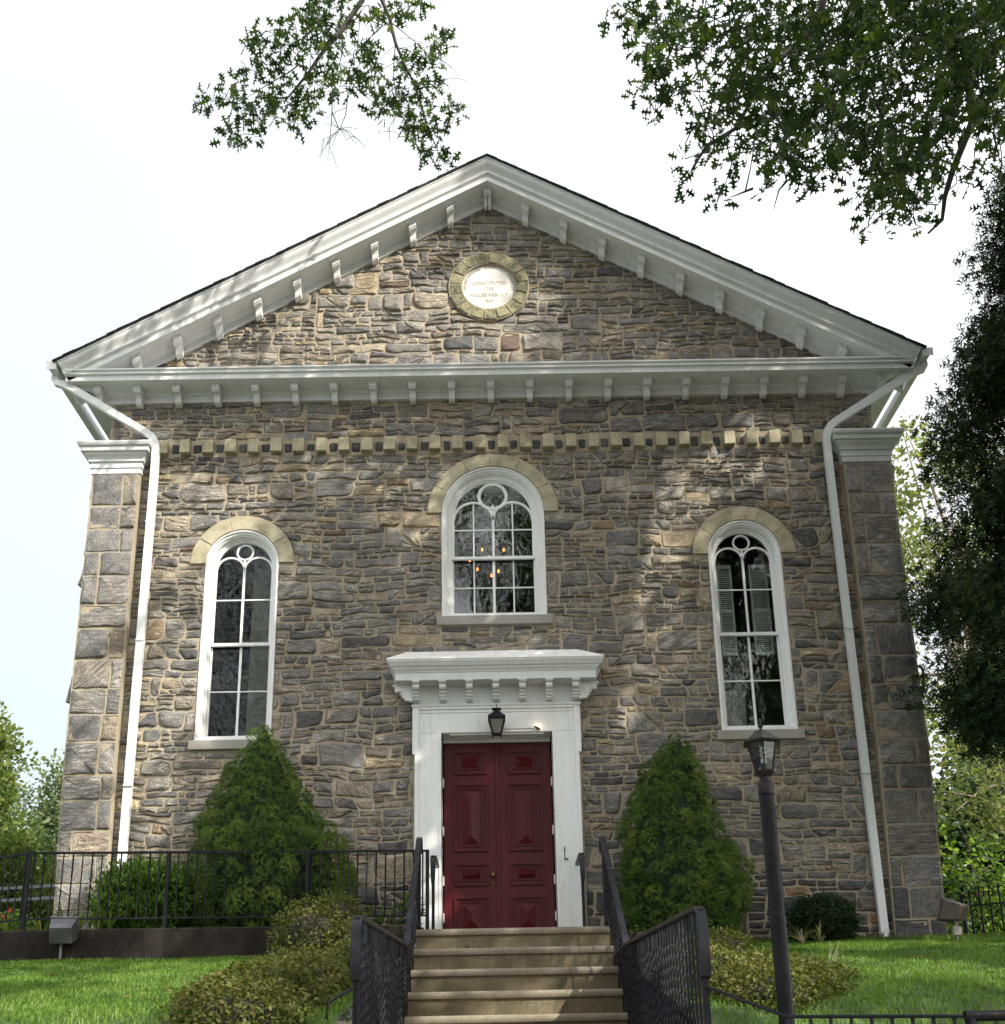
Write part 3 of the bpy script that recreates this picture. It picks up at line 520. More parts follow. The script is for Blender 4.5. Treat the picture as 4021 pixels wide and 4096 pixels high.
    me = bpy.data.meshes.new(name); me.from_pydata(V, [], F); me.materials.append(M['stone'])
    uvl = me.uv_layers.new(name='bed'); li = np.zeros(len(me.loops), np.int32); me.loops.foreach_get('vertex_index', li)
    uvl.data.foreach_set('uv', np.asarray(UV, np.float32)[li].ravel())
    a = me.color_attributes.new('tint','FLOAT_COLOR','POINT'); a.data.foreach_set('color', np.asarray(TI, np.float32).ravel())
    me.polygons.foreach_set('use_smooth', [True]*len(me.polygons)); me.set_sharp_from_angle(angle=rad(50))
    return link(name, me, parent)

def filled(name, outer, holes, y0, y1, mat, parent):
    """a flat wall with holes, from y0 to y1"""
    cu = bpy.data.curves.new('tmp','CURVE'); cu.dimensions = '2D'; cu.fill_mode = 'BOTH'; cu.extrude = (y1-y0)/2
    for pts in [outer]+holes:
        sp = cu.splines.new('POLY'); sp.points.add(len(pts)-1); sp.use_cyclic_u = True
        for q,(x,z) in zip(sp.points, pts): q.co = (x,z,0,1)
    ob = bpy.data.objects.new('tmp', cu); COL.objects.link(ob); bpy.context.view_layer.update()
    me = bpy.data.meshes.new_from_object(ob.evaluated_get(bpy.context.evaluated_depsgraph_get()))
    bpy.data.objects.remove(ob); bpy.data.curves.remove(cu)
    co = np.zeros(len(me.vertices)*3, np.float32); me.vertices.foreach_get('co', co); co = co.reshape(-1,3)
    nc = np.stack([co[:,0], (y0+y1)/2-co[:,2], co[:,1]],1); me.vertices.foreach_set('co', nc.ravel())
    me.materials.clear(); me.materials.append(mat); me.name = name; me.update()
    bm = bmesh.new(); bm.from_mesh(me); bmesh.ops.remove_doubles(bm, verts=bm.verts, dist=1e-5); bmesh.ops.recalc_face_normals(bm, faces=bm.faces); bm.to_mesh(me); bm.free()
    return link(name, me, parent)
def arch_pts(xc, zb, zs, R, n=28):
    return [(xc-R,zb),(xc+R,zb)]+[(xc+R*math.cos(PI*i/n), zs+R*math.sin(PI*i/n)) for i in range(n+1)]

# ------------------------------------------------------------------ the church
SLOPE = 0.5695; APEX = 9.90; EAVE = 5.185; DEPTH = 14.0
church = thing('church', 'stone church with white pediment, arched windows and dark red double door', 'church', (0,0,0))
WINS = [(-2.935, 2.29, 4.45, 0.425, 0.325), (2.935, 2.30, 4.47, 0.425, 0.325), (0.0, 3.73, 5.06, 0.605, 0.47)]
RV = [0.595, 0.595, 0.765]
half = 4.62
def rake(x): return APEX-0.34-SLOPE*abs(x)
outer = [(-half,-0.6),(half,-0.6),(half,rake(half)),(0,rake(0)),(-half,rake(half))]
holes = [arch_pts(xc,zb,zs,R-0.004) for xc,zb,zs,R,g in WINS]+[[(-0.63,-0.02),(0.63,-0.02),(0.63,2.33),(-0.63,2.33)]]
filled('front_wall_mortar', outer, holes, 0.0, 0.36, M['mortar'], church).name = 'front_wall'
obst = []
for (xc,zb,zs,R,g),rv in zip(WINS, RV):
    obst += [('rect', xc-R-0.006, xc+R+0.006, zb, zs), ('circ', xc, zs, rv+0.012, zs-0.03), ('rect', xc-R-0.07, xc+R+0.07, zb-0.13, zb+0.01)]
obst += [('rect',-5,5,6.585,6.93),('rect',-0.935,0.935,-2,3.06), ('circ',0,8.24,0.515,-9)]
rnd = random.Random(4)
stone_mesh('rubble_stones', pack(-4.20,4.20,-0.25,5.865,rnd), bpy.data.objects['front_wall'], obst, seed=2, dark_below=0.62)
ck = [(0, rake(0)-0.06, -SLOPE, -1), (0, rake(0)-0.06, SLOPE, -1)]
stone_mesh('rubble_stones', pack(-4.60,4.60,6.085,9.6,rnd), bpy.data.objects['front_wall'], obst, clips=ck, seed=3)
# side and rear walls
for sgn in (-1,1):
    mb = MB(); mb.box(min(sgn*half,sgn*(half-0.36)), max(sgn*half,sgn*(half-0.36)), 0.362, DEPTH, -0.6, 6.98)
    sw = mb.build('side_wall', M['mortar'], church)
    stone_mesh('rubble_stones', pack(0.02,DEPTH,-0.2,6.7,random.Random(8+sgn),1.7), sw, T=(lambda x,y,z,s=sgn:(s*(half-y), x, z)) , seed=5+sgn)
mb = MB(); mb.prism_y([(-half+.36,-0.6),(half-.36,-0.6),(half-.36,6.98),(0,rake(0)-0.05),(-half+.36,6.98)], DEPTH-0.36, DEPTH); mb.build('rear_wall', M['mortar'], church)
# room behind the windows, walls coloured as if unlit
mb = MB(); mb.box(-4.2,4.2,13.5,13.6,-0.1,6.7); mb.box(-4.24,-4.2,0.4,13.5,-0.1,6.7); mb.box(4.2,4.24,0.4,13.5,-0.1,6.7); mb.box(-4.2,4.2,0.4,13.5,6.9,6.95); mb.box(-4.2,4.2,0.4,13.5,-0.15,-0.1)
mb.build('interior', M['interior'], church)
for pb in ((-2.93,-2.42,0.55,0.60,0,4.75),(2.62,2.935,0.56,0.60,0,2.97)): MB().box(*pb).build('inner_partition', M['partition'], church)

# corner pilasters with quoins and painted capitals
def pil_poly(s):  # slight batter at the foot, as in the photograph
    return [(s*4.69,-0.6),(s*4.69,0),(s*4.755,2.0),(s*4.755,5.62),(s*4.19,5.62),(s*4.19,2.0),(s*4.14,0),(s*4.14,-0.6)]
for s in (-1,1):
    p = pil_poly(s); mb = MB(); mb.prism_y(p if s < 0 else p[::-1], -0.085, -0.002)
    mb.prism_x([(-0.002,-0.6),(0.42,-0.6),(0.42,5.62),(-0.002,5.62)], s*4.628, s*4.69)
    pil = mb.build('pilaster', M['mortar'], church)
    rnd = random.Random(31 if s < 0 else 47); z = -0.15; rects = []; k = 0
    while z < 5.6:
        hh = rnd.uniform(0.27,0.40); hh = hh if z+hh < 5.45 else 5.62-z
        xi, xo = s*4.195, s*4.75
        f = rnd.choice([0.24,0.28,0.33,0.68,0.74]); xm = xi+(xo-xi)*f
        if rnd.random() < 0.12: rects.append((min(xi,xo),max(xi,xo),z,z+hh))
        else: rects += [(min(xi,xm),max(xi,xm),z,z+hh),(min(xm,xo),max(xm,xo),z,z+hh)]
        z += hh; k += 1
    def Tq(x,y,z,s=s): 
        t = max(0.0, min(1.0, z/2.0))
        return (x-s*0.055*(1-t), y-0.085, z)
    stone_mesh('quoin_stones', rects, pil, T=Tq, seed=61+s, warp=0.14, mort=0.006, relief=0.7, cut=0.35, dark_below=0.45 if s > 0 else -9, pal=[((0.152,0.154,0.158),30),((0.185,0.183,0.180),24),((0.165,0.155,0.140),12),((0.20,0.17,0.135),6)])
    side = [(0.0-0.08,0.42,-0.15+0.36*i,0.21+0.36*i) for i in range(16)]
    stone_mesh('quoin_stones', side, pil, T=(lambda y_,d,z,s=s:(s*(4.69+0.062*max(0,min(1,z/2)))-s*d*1.0, y_, z)), seed=71+s, warp=0.12, mort=0.006, relief=0.7, cut=0.35)
    # capital: stacked mouldings round the pilaster head
    xo, xi = 4.755, 4.19
    prof = [(0.0,5.605),(0.014,5.607),(0.014,5.675),(0.026,5.678),(0.026,5.750),(0.046,5.753),(0.050,5.775),(0.062,5.80),(0.085,5.825),(0.092,5.845),(0.092,5.852),(0.122,5.856),(0.126,5.905),(0.118,5.910),(0.148,5.918),(0.160,5.945),(0.160,5.965),(0.10,5.985),(-0.03,6.0)]
    rings = []
    for (o_,z) in prof:
        a, b = s*(xi-o_*0.9), s*(xo+o_)
        rings.append([(a,-0.085-o_,z),(b,-0.085-o_,z),(b,0.30+o_*0.3,z),(a,0.30+o_*0.3,z)])
    mb = MB(); mb.loft(rings); mb.build('capital', M['trim'], pil)

# dentil course: sandstone blocks with dark slate between
mb = MB(); mb.box(-4.1,4.1,-0.006,-0.001,5.86,6.09)
dc = mb.build('dentil_course', M['mortar'], church)
rnd = random.Random(9)
slate = []
for k in range(30):
    x = -3.955+k*0.2727; w = 0.064+rnd.uniform(-0.004,0.005); dz = rnd.uniform(-0.006,0.006)
    mb = MB(); mb.box(x-w, x+w, -0.085-rnd.uniform(0,0.012), -0.004, 5.885+dz, 6.06+dz)
    o = mb.build('dentil', M['sandstone'], dc, bevel=0.006)
    if k < 29: slate.append((x+0.080+rnd.uniform(0,.012), x+0.193-rnd.uniform(0,.012), 5.905+rnd.uniform(-.01,.01), 6.035+rnd.uniform(-.01,.01)))
stone_mesh('slate_infill', slate, dc, T=lambda x,y,z:(x,y*0.4-0.007,z), seed=14, warp=0.1, mort=0.003, pal=[((0.028,0.030,0.036),3),((0.045,0.048,0.055),2),((0.10,0.10,0.10),1)])

# pediment ------------------------------------------------------------
P = 0.30
def bracket_shape(mb, x, zt, w=0.048, sh=0.0, dz=0.0):
    """console bracket under a soffit, zt = soffit height; sh: slope of the soffit (shears the block)"""
    cap = [(0.0,0),(-0.195,0),(-0.195,-0.060),(-0.183,-0.068),(-0.170,-0.084),(-0.140,-0.086),(0,-0.086)]
    body = [(0,-0.085),(-0.120,-0.085),(-0.108,-0.10),(-0.094,-0.125),(-0.086,-0.155),(-0.070,-0.178),(-0.045,-0.190),(0,-0.195)]
    for sec,ww in ((cap,w),(body,w*0.82)):
        n = len(sec); vs = []
        for xx in (x-ww, x+ww): vs += [(xx, y-0.031, zt+z+sh*(xx-x)) for y,z in sec]
        mb.add(vs, [(i,(i+1)%n,n+(i+1)%n,n+i) for i in range(n)]+[tuple(range(n))[::-1], tuple(range(n,2*n))])
    e = w+0.008  # cap lip
    vs = []
    for xx in (x-e, x+e): vs += [(xx, y-0.031, zt+z+sh*(xx-x)) for y,z in [(-0.002,-0.001),(-0.208,-0.001),(-0.208,-0.013),(-0.002,-0.013)]]
    mb.add(vs, [(0,1,5,4),(1,2,6,5),(2,3,7,6),(3,0,4,7),(0,3,2,1),(4,5,6,7)])
# raking cornice: crown, bead, fascia, soffit, frieze; profile swept up one slope and down the other
prof = [(-0.02,0.0),(-0.415,0.0),(-0.415,-0.022),(-0.405,-0.027),(-0.402,-0.056),(-0.385,-0.088),(-0.362,-0.113),(-0.345,-0.138),(-0.338,-0.164),(-0.338,-0.174),(-0.350,-0.182),(-0.353,-0.195),(-0.346,-0.208),(-0.325,-0.213),(-0.325,-0.226),(-0.318,-0.229),(-0.318,-0.310),(-0.311,-0.314),(-0.095,-0.314),(-0.070,-0.320),(-0.052,-0.338),(-0.030,-0.343),(-0.030,-0.415),(-0.042,-0.421),(-0.042,-0.448),(-0.001,-0.450)]
for s in (-1,1):
    vs = []; n = len(prof)
    for k in (0,1):
        for (y,dz) in prof:
            x = 0 if k == 0 else s*(EAVE-0.42*min(abs(dz),0.32))
            vs.append((x, y, APEX+(dz*0.92 if dz > -0.312 else dz+0.025)-SLOPE*abs(x)))
    mb = MB(); mb.add(vs, [(i,(i+1)%n,n+(i+1)%n,n+i) for i in range(n)]+[tuple(range(n,2*n))])
    rk = mb.build('raking_cornice', M['trim'], church, auto=35)
    for k in range(0 if s < 0 else 1, 10):
        x = s*k*0.479; mb = MB(); zt = APEX-0.291-SLOPE*abs(x)
        if k == 0:
            w = 0.048
            for q in (-1,1):
                m2 = MB(); bracket_shape(m2, q*w/2, zt-SLOPE*w/2, w/2, -SLOPE*q); mb.add(m2.v, m2.f)
        else: bracket_shape(mb, x, zt, 0.046, -SLOPE*s)
        mb.build('bracket', M['trim'], rk, bevel=0.004)
# horizontal cornice
hz = MB()
hp = [(-0.001,6.975),(-0.342,6.885),(-0.352,6.880),(-0.352,6.862),(-0.332,6.856),(-0.328,6.835),(-0.340,6.826),(-0.345,6.812),(-0.322,6.800),(-0.318,6.795),(-0.318,6.735),(-0.310,6.730),(-0.085,6.730),(-0.060,6.722),(-0.046,6.700),(-0.030,6.694),(-0.030,6.640),(-0.042,6.634),(-0.042,6.605),(-0.001,6.602)]
fx = lambda y,z: -(4.80+min(0.30,max(0,-y-0.02))*1.0)
hz.prism_x(hp, 0, 0, f0=fx, f1=lambda y,z: -fx(y,z))
hc = hz.build('cornice', M['trim'], church, auto=35)
for k in range(-10,11):
    mb = MB(); bracket_shape(mb, k*0.4745, 6.728, 0.046); mb.build('bracket', M['trim'], hc, bevel=0.004)
# eaves along the sides
for s in (-1,1):
    mb = MB()
    mb.prism_y([(s*4.62,6.60),(s*4.66,6.60),(s*4.66,6.72),(s*5.00,6.72),(s*5.00,6.82),(s*5.04,6.86),(s*5.08,7.0),(s*4.62,7.265)], 0.001, DEPTH); mb.build('eaves', M['trim'], church)
# roof
rf = MB()
for s in (-1,1):
    th = 0.016
    for ee,ya,yb in ((EAVE+0.03,-0.43,-0.24),(EAVE-0.055,-0.24,DEPTH+0.3)):
        a = [(0,APEX+0.002),(s*ee,APEX+0.002-SLOPE*ee),(s*ee,APEX+th-SLOPE*ee),(0,APEX+th)]
        rf.prism_y(a, ya, yb)
roof = rf.build('roof', M['shingle'], church)
rnd = random.Random(3); rf = MB()
for s in (-1,1):                                  # shingle course ends showing along the verge
    for k in range(42):
        x0 = s*(EAVE+0.035)*k/42; x1 = s*((EAVE+0.035)*(k+1)/42+0.012); j = rnd.uniform(-0.006,0.008)
        z0 = APEX+0.017-SLOPE*abs(x0); z1 = APEX+0.017-SLOPE*abs(x1)
        rf.prism_y([(x0,z0),(x1,z1),(x1,z1+0.008),(x0,z0+0.002)], -0.442-j, DEPTH if k < 41 else -0.24)
rf.build('shingles', M['shingle'], roof)
mb = MB(); mb.prism_y([(0,APEX+0.025),(0.16,APEX-0.065),(0.16,APEX-0.05),(0,APEX+0.040),(-0.16,APEX-0.05),(-0.16,APEX-0.065)], -0.16, DEPTH); mb.build('ridge_cap', M['shingle'], roof)

# dedication plaque --------------------------------------------------
mb = MB(); mb.lathe((0,0,0),[(0.352,0),(0.352,0.02)],48)
mb.v = [(x, 0.014-z, 8.24+y) for x,y,z in mb.v]
pq = mb.build('plaque', M['plaque'], church)
mb = MB(); nst = 17
for k in range(nst):
    a0 = 2*PI*(k+0.3)/nst+0.018; a1 = 2*PI*(k+1.3)/nst-0.018; j = random.uniform(0,0.012)
    mb.arc(0,8.24,0.347+random.uniform(0,.006),0.50+random.uniform(-.008,.006),-0.042-j,0.004,a0,a1,5)
mb.build('stone_ring', M['ring'], pq, bevel=0.006)
mb = MB(); mb.arc(0,8.24,0.34,0.512,-0.036,0.003,0,2*PI,48); mb.build('ring_mortar', M['mortar'], pq)
def text_mesh(s, size):
    cu = bpy.data.curves.new('tmp','FONT'); cu.body = s; cu.size = size; cu.align_x = 'CENTER'; cu.extrude = 0.0015; cu.resolution_u = 2
    ob = bpy.data.objects.new('tmp', cu); COL.objects.link(ob); bpy.context.view_layer.update()
    me = bpy.data.meshes.new_from_object(ob.evaluated_get(bpy.context.evaluated_depsgraph_get()))
    r = ([tuple(v.co) for v in me.vertices], [tuple(p.vertices) for p in me.polygons])
    bpy.data.objects.remove(ob); bpy.data.curves.remove(cu); bpy.data.meshes.remove(me); return r
mb = MB()
for txt,z,sz in (('CONSTITUTED',8.285,0.066),('1715.',8.195,0.070),('HOUSE REBUILT',8.105,0.066),('1869.',8.015,0.070)):
    v,f = text_mesh(txt, sz); mb.add([(x*1.0,-0.0085-q,z+y) for x,y,q in v], f)
word = 'BRANDYWINE BAPTIST CHURCH'
for i,chh in enumerate(word):
    if chh == ' ': continue
    a = rad(184-188*i/(len(word)-1)); v,f = text_mesh(chh, 0.062); r = 0.285
    ca, sa = math.cos(a-PI/2), math.sin(a-PI/2)
    mb.add([(r*math.cos(a)+x*ca-y*sa, -0.0085-q, 8.24+r*math.sin(a)+x*sa+y*ca) for x,y,q in v], f)
mb.build('inscription', M['letters'], pq)

# ------------------------------------------------------------------ windows
def sweep_arch(mb, xc, zb, zs, prof, n=26):
    """prof: list of (half width, y); swept up one side, round the arch and down the other"""
    path = [('L',zb)]+[('A',PI-PI*i/n) for i in range(n+1)]+[('R',zb)]
    rings = []
    for k,a in path:
        ring = []
        for r,y in prof:
            if k == 'L': ring.append((xc-r,y,zb))
            elif k == 'R': ring.append((xc+r,y,zb))
            else: ring.append((xc+r*math.cos(a), y, zs+r*math.sin(a)))
        rings.append(ring)
    mb.loft(rings, close=False, caps=False)
def window(xc, zb, zs, R, g, rv, bars, sub_z, circ, nv, label):
    mb = MB()
    prof = [(R,0.05),(R,-0.016),(R-0.018,-0.020),(R-0.022,0.004),(R-0.044,0.006),(R-0.050,0.030),(R-0.060,0.034),(R-0.062,0.085),(g+0.018,0.088),(g+0.018,0.16)]
    sweep_arch(mb, xc, zb, zs, prof)
    mb.box(xc-R+0.001,xc+R-0.001,-0.014,0.12,zb-0.004,zb+0.035); mb.box(xc-g-0.03,xc+g+0.03,0.06,0.14,zb+0.034,zb+0.06)
    w = mb.build('window', M['white'], church, auto=35); w['label'] = label
    # upper sash in front, lower sash behind
    zm = bars['meet']; zg = bars['bot']
    up = MB(); sweep_arch(up, xc, zm-0.012, zs, [(g+0.02,0.105),(g,0.105),(g-0.008,0.120),(g-0.008,0.14)])
    up.box(xc-g-0.01,xc+g+0.01,0.098,0.135,zm-0.018,zm+0.020)
    cz, ri, ro = circ; rs = g/2
    up.arc(xc,cz,ri,ro,0.104,0.135,0,2*PI,36)
    t = 0.013 if R < 0.5 else 0.015
    for s in (-1,1): up.arc(xc+s*rs, sub_z, rs-t*0.9, rs+t*0.9, 0.107, 0.134, 0.0, PI, 24)
    up.box(xc-t*1.05,xc+t*1.05,0.108,0.133,zm+0.02,sub_z+rs*0.86)
    up.box(xc-g,xc+g,0.112,0.130,bars['up']-0.0075,bars['up']+0.0075)
    for x in nv: up.box(xc+x-0.008,xc+x+0.008,0.111,0.131,zm+0.02,sub_z+rs-0.008)
    up.build('upper_sash', M['white'], w, bevel=0.002)
    lo = MB(); lo.box(xc-g-0.02,xc-g,0.142,0.17,zg-0.04,zm-0.018); lo.box(xc+g,xc+g+0.02,0.142,0.17,zg-0.04,zm-0.018)
    lo.box(xc-g-0.02,xc+g+0.02,0.140,0.17,zg-0.055,zg); lo.box(xc-t*1.05,xc+t*1.05,0.145,0.168,zg,zm-0.018)
    lo.box(xc-g,xc+g,0.147,0.166,bars['low']-0.0075,bars['low']+0.0075)
    for x in nv: lo.box(xc+x-0.008,xc+x+0.008,0.146,0.167,zg,zm-0.018)
    lo.build('lower_sash', M['white'], w, bevel=0.002)
    gl = MB(); pts = [(xc-g-.01,zm),(xc+g+.01,zm)]+[(xc+(g+.01)*math.cos(PI*i/28), zs+(g+.01)*math.sin(PI*i/28)) for i in range(29)]
    gl.add([(x,0.121,z) for x,z in pts],[tuple(range(len(pts)))]); gl.add([(x,0.157,z) for x,z in [(xc-g-.01,zg-.01),(xc+g+.01,zg-.01),(xc+g+.01,zm-0.019),(xc-g-.01,zm-0.019)]],[(0,1,2,3)])
    gl.build('glass', M['glass'] if R > 0.5 else M['sideglass'], w)
    mb = MB(); mb.box(xc-R-0.06,xc+R+0.06,-0.050,0.05,zb-0.115,zb-0.005); mb.build('sill', M['sill'], w, bevel=0.008)
    # sandstone arch of cut voussoirs
    nvs = 6 if R > 0.5 else 5; ar = MB(); off = rad(4)
    cuts = [ -off*0.2 ]+[PI*(k+random.uniform(-.12,.12))/nvs for k in range(1,nvs)]+[PI+off*0.2]
    for a0,a1 in zip(cuts[:-1],cuts[1:]):
        ar.arc(xc, zs, R+0.003, rv+random.uniform(-.006,.006), -0.028-random.uniform(0,.006), 0.03, a0+0.008, a1-0.008, 8)
    ar.build('arch_stones', M['sandstone'], w, bevel=0.005)
    jm = MB(); jm.arc(xc, zs, R+0.002, rv+0.012, -0.0245, 0.02, 0, PI, 32); jm.build('arch_mortar', M['mortar'], w)
    return w
window(*WINS[0], RV[0], dict(bot=2.385,low=2.915,meet=3.475,up=4.035), 4.415, (4.645,0.082,0.104), [], 'left arched window with dark panes behind the taller spruce')
wr = window(*WINS[1], RV[1], dict(bot=2.40,low=2.94,meet=3.50,up=4.06), 4.435, (4.665,0.082,0.104), [], 'right arched window with pale louvred shutters folded inside')
window(*WINS[2], RV[2], dict(bot=3.815,low=4.155,meet=4.52,up=4.89), 5.02, (5.335,0.145,0.182), [-0.2325,0.2325], 'wide central arched window above the door, chandelier lights inside')
# louvred shutters inside the right window
for x0,x1 in ((2.66,2.835),(3.045,3.26)):
    mb = MB(); mb.box(x0,x0+0.022,0.30,0.335,3.32,4.47); mb.box(x1-0.022,x1,0.30,0.335,3.32,4.47)
    for z in (3.32,3.86,4.43): mb.box(x0+.022,x1-.022,0.302,0.333,z,z+0.04)
    z = 3.375
    while z < 4.41:
        mb.prism_x([(0.305,z),(0.325,z+0.022),(0.328,z+0.019),(0.308,z-0.003)], x0+.022, x1-.022); z += 0.026
    mb.build('shutter', M['shutter'], wr)

# ------------------------------------------------------------------ door case
ds = MB()
JO, JI, LZ = 0.905, 0.615, 2.315
for s in (-1,1):
    a, b = sorted((s*JI, s*JO)); ds.box(a,b,-0.060,0.002,-0.02,LZ)
    a, b = sorted((s*(JO-0.045), s*(JO+0.002))); ds.box(a,b,-0.078,-0.058,-0.02,2.07)
    a, b = sorted((s*(JO-0.045), s*(JO+0.028))); ds.box(a,b,-0.082,-0.0,2.065,2.60)     # ears
    a, b = sorted((s*JI, s*(JI+0.03))); ds.box(a,b,-0.068,-0.055,-0.02,LZ)
    a, b = sorted((s*JI, s*(JI+0.012))); ds.box(a,b,-0.055,0.22,-0.02,LZ)                  # reveal
ds.box(-0.934,0.934,-0.060,0.0,LZ+0.001,2.605)
ds.box(-0.86,0.86,-0.070,-0.058,2.545,2.556); ds.box(-0.90,0.90,-0.082,-0.058,2.585,2.607)
ds.box(-JI+0.012,JI-0.012,-0.055,0.22,LZ-0.004,LZ+0.02)
for s in (-1,1):                                                                           # panelled soffit
    x0, x1 = sorted((s*0.06, s*0.52)); ds.box(x0,x1,-0.03,0.0,LZ-0.022,LZ-0.003); ds.box(x0+.03,x1-.03,0.09,0.12,LZ-0.022,LZ-0.003)
    ds.box(x0+0.02,x0+0.05,0.0,0.09,LZ-0.022,LZ-0.003); ds.box(x1-0.05,x1-0.02,0.0,0.09,LZ-0.022,LZ-0.003)
ds.box(-JI+.012,JI-.012,0.185,0.22,LZ-0.045,LZ-0.003)
surround = ds.build('door_surround', M['white'], church, bevel=0.004)
cn = MB()
cn.box(-0.925,0.925,-0.055,0.0,2.608,2.90)
cn.prism_x([(0,2.608),(-0.075,2.608),(-0.088,2.625),(-0.088,2.640),(-0.070,2.655),(0,2.656)],0,0,f0=lambda y,z:-(0.915+max(0,-y-0.055)),f1=lambda y,z:0.915+max(0,-y-0.055))
cnp = [(-0.0,2.86),(-0.275,2.86),(-0.275,2.945),(-0.285,2.950),(-0.285,2.958),(-0.300,2.975),(-0.312,2.99),(-0.312,2.998),(-0.332,3.012),(-0.348,3.04),(-0.360,3.058),(-0.360,3.075),(-0.0,3.078)]
fxx = lambda y,z: 0.835+max(0.0,-y) if y < -0.01 else (1.11 if z < 2.95 else (1.195 if z > 3.0 else 1.12))
cn.prism_x(cnp,0,0,f0=lambda y,z:-fxx(y,z),f1=fxx)
canopy = cn.build('door_canopy', M['trim'], church, bevel=0.003)
mb = MB(); mb.loft([[(-1.205,-0.368,3.076),(1.205,-0.368,3.076),(1.205,0.0,3.076),(-1.205,0.0,3.076)],[(-1.20,-0.362,3.092),(1.20,-0.362,3.092),(1.20,0.0,3.094),(-1.20,0.0,3.094)],[(-1.01,-0.05,3.285),(0.93,-0.05,3.285),(0.93,0.0,3.30),(-1.01,0.0,3.30)]])
mb.build('canopy_roof', M['canopy_top'], canopy, bevel=0.004)
def scroll_bracket(name, T):
    mb = MB(); sec = [(0,2.86),(-0.215,2.86),(-0.215,2.835),(-0.20,2.828)]
    for cy,cz,r,a0,a1 in ((-0.165,2.80,0.036,70,-80),(-0.125,2.758,0.024,100,-70),(-0.098,2.722,0.022,90,-80),(-0.080,2.69,0.016,80,-100)):
        sec += [(cy-r*math.cos(rad(a0+(a1-a0)*i/5))*1.0, cz+r*math.sin(rad(a0+(a1-a0)*i/5))) for i in range(6)]
    sec += [(-0.055,2.672),(0,2.66)]
    n = len(sec); vs = []
    for w in (-0.036,0.036): vs += [T(w,y,z) for y,z in sec]
    mb.add(vs,[(i,(i+1)%n,n+(i+1)%n,n+i) for i in range(n)]+[tuple(range(n))[::-1],tuple(range(n,2*n))])
    e = [T(w,y,z) for w in (-0.045,0.045) for y,z in [(-0.0,2.859),(-0.225,2.859),(-0.225,2.845),(-0.0,2.845)]]
    mb.add(e,[(0,1,5,4),(1,2,6,5),(2,3,7,6),(3,0,4,7),(0,3,2,1),(4,5,6,7)])
    return mb.build(name, M['trim'], canopy)
for k in range(7): scroll_bracket('bracket', lambda w,y,z,k=k:(-0.885+k*0.295+w, y-0.056, z))
for s in (-1,1): scroll_bracket('bracket', lambda w,y,z,s=s:(s*(0.926-y*1.0), -0.105+w, z))

# ------------------------------------------------------------------ the double door
def door_leaf(s):
    x0, x1 = (-0.60,-0.004) if s < 0 else (0.004,0.60)
    mb = MB(); mb.box(x0,x1,0.198,0.245,0.005,2.262)
    leaf = mb.build('door_leaf', M['door'], church, bevel=0.004)
    px0, px1 = (-0.49,-0.112) if s < 0 else (0.112,0.49)
    for z0,z1 in ((1.895,2.17),(1.02,1.79),(0.64,0.89),(0.09,0.525)):
        p = MB(); m = 0.034
        def frame(a,b,c,d,t,y0,y1):
            p.box(a,b,y0,y1,d-t,d); p.box(a,b,y0,y1,c,c+t); p.box(a,a+t,y0,y1,c+t,d-t); p.box(b-t,b,y0,y1,c+t,d-t)
        frame(px0,px1,z0,z1,0.022,0.172,0.199); frame(px0+.022,px1-.022,z0+.022,z1-.022,0.014,0.184,0.199)
        i = 0.062; frame(px0+i,px1-i,z0+i*.9,z1-i*.9,0.010,0.184,0.199)
        j = 0.092; a,b,c,d = px0+j,px1-j,z0+j*.85,z1-j*.85
        cx, cz = (a+b)/2, (c+d)/2; hw, hh = (b-a)/2, (d-c)/2; q = min(hw,hh)
        rd = ([(cx-(hw-q),0.158,cz),(cx+(hw-q),0.158,cz)] if hw > hh else [(cx,0.158,cz-(hh-q)),(cx,0.158,cz+(hh-q))])
        base = [(a,0.199,c),(b,0.199,c),(b,0.199,d),(a,0.199,d)]
        if hw > hh: fs = [(0,1,5,4),(1,2,5),(2,3,4,5),(3,0,4)]
        else: fs = [(0,1,4),(1,2,5,4),(2,3,5),(3,0,4,5)]
        p.add(base+rd, fs)
        p.build('raised_panel', M['door'], leaf, bevel=0.003)
    mb = MB()
    if s < 0:
        mb.box(-0.024,0.010,0.176,0.1975,0.006,2.25); mb.build('astragal', M['door'], leaf, bevel=0.004)
        k = MB(); k.lathe((0,0,0),[(0.0,0),(0.012,0),(0.012,0.03),(0.026,0.04),(0.030,0.055),(0.022,0.07),(0.0,0.074)],16)
        k.v = [(x-0.065, 0.197-z, 0.755+y) for x,y,z in k.v]; k.lathe((0,0,0),[(0.0,0),(0.02,0),(0.02,0.004),(0,0.004)],12)
        k.v[-48:] = [(x-0.065,0.196-z,0.67+y) for x,y,z in k.v[-48:]]
        k.build('door_knob', M['brass'], leaf, smooth=True)
    h = MB()
    for z in (0.25,0.65,1.20,1.75): h.box(s*0.603-0.006,s*0.603+0.006,0.165,0.197,z,z+0.10)
    h.build('hinges', M['white'], leaf)
door_leaf(-1); door_leaf(1)
mb = MB(); mb.box(-0.66,0.66,-0.085,0.25,-0.02,0.004); mb.build('threshold', M['sill'], church, bevel=0.006)

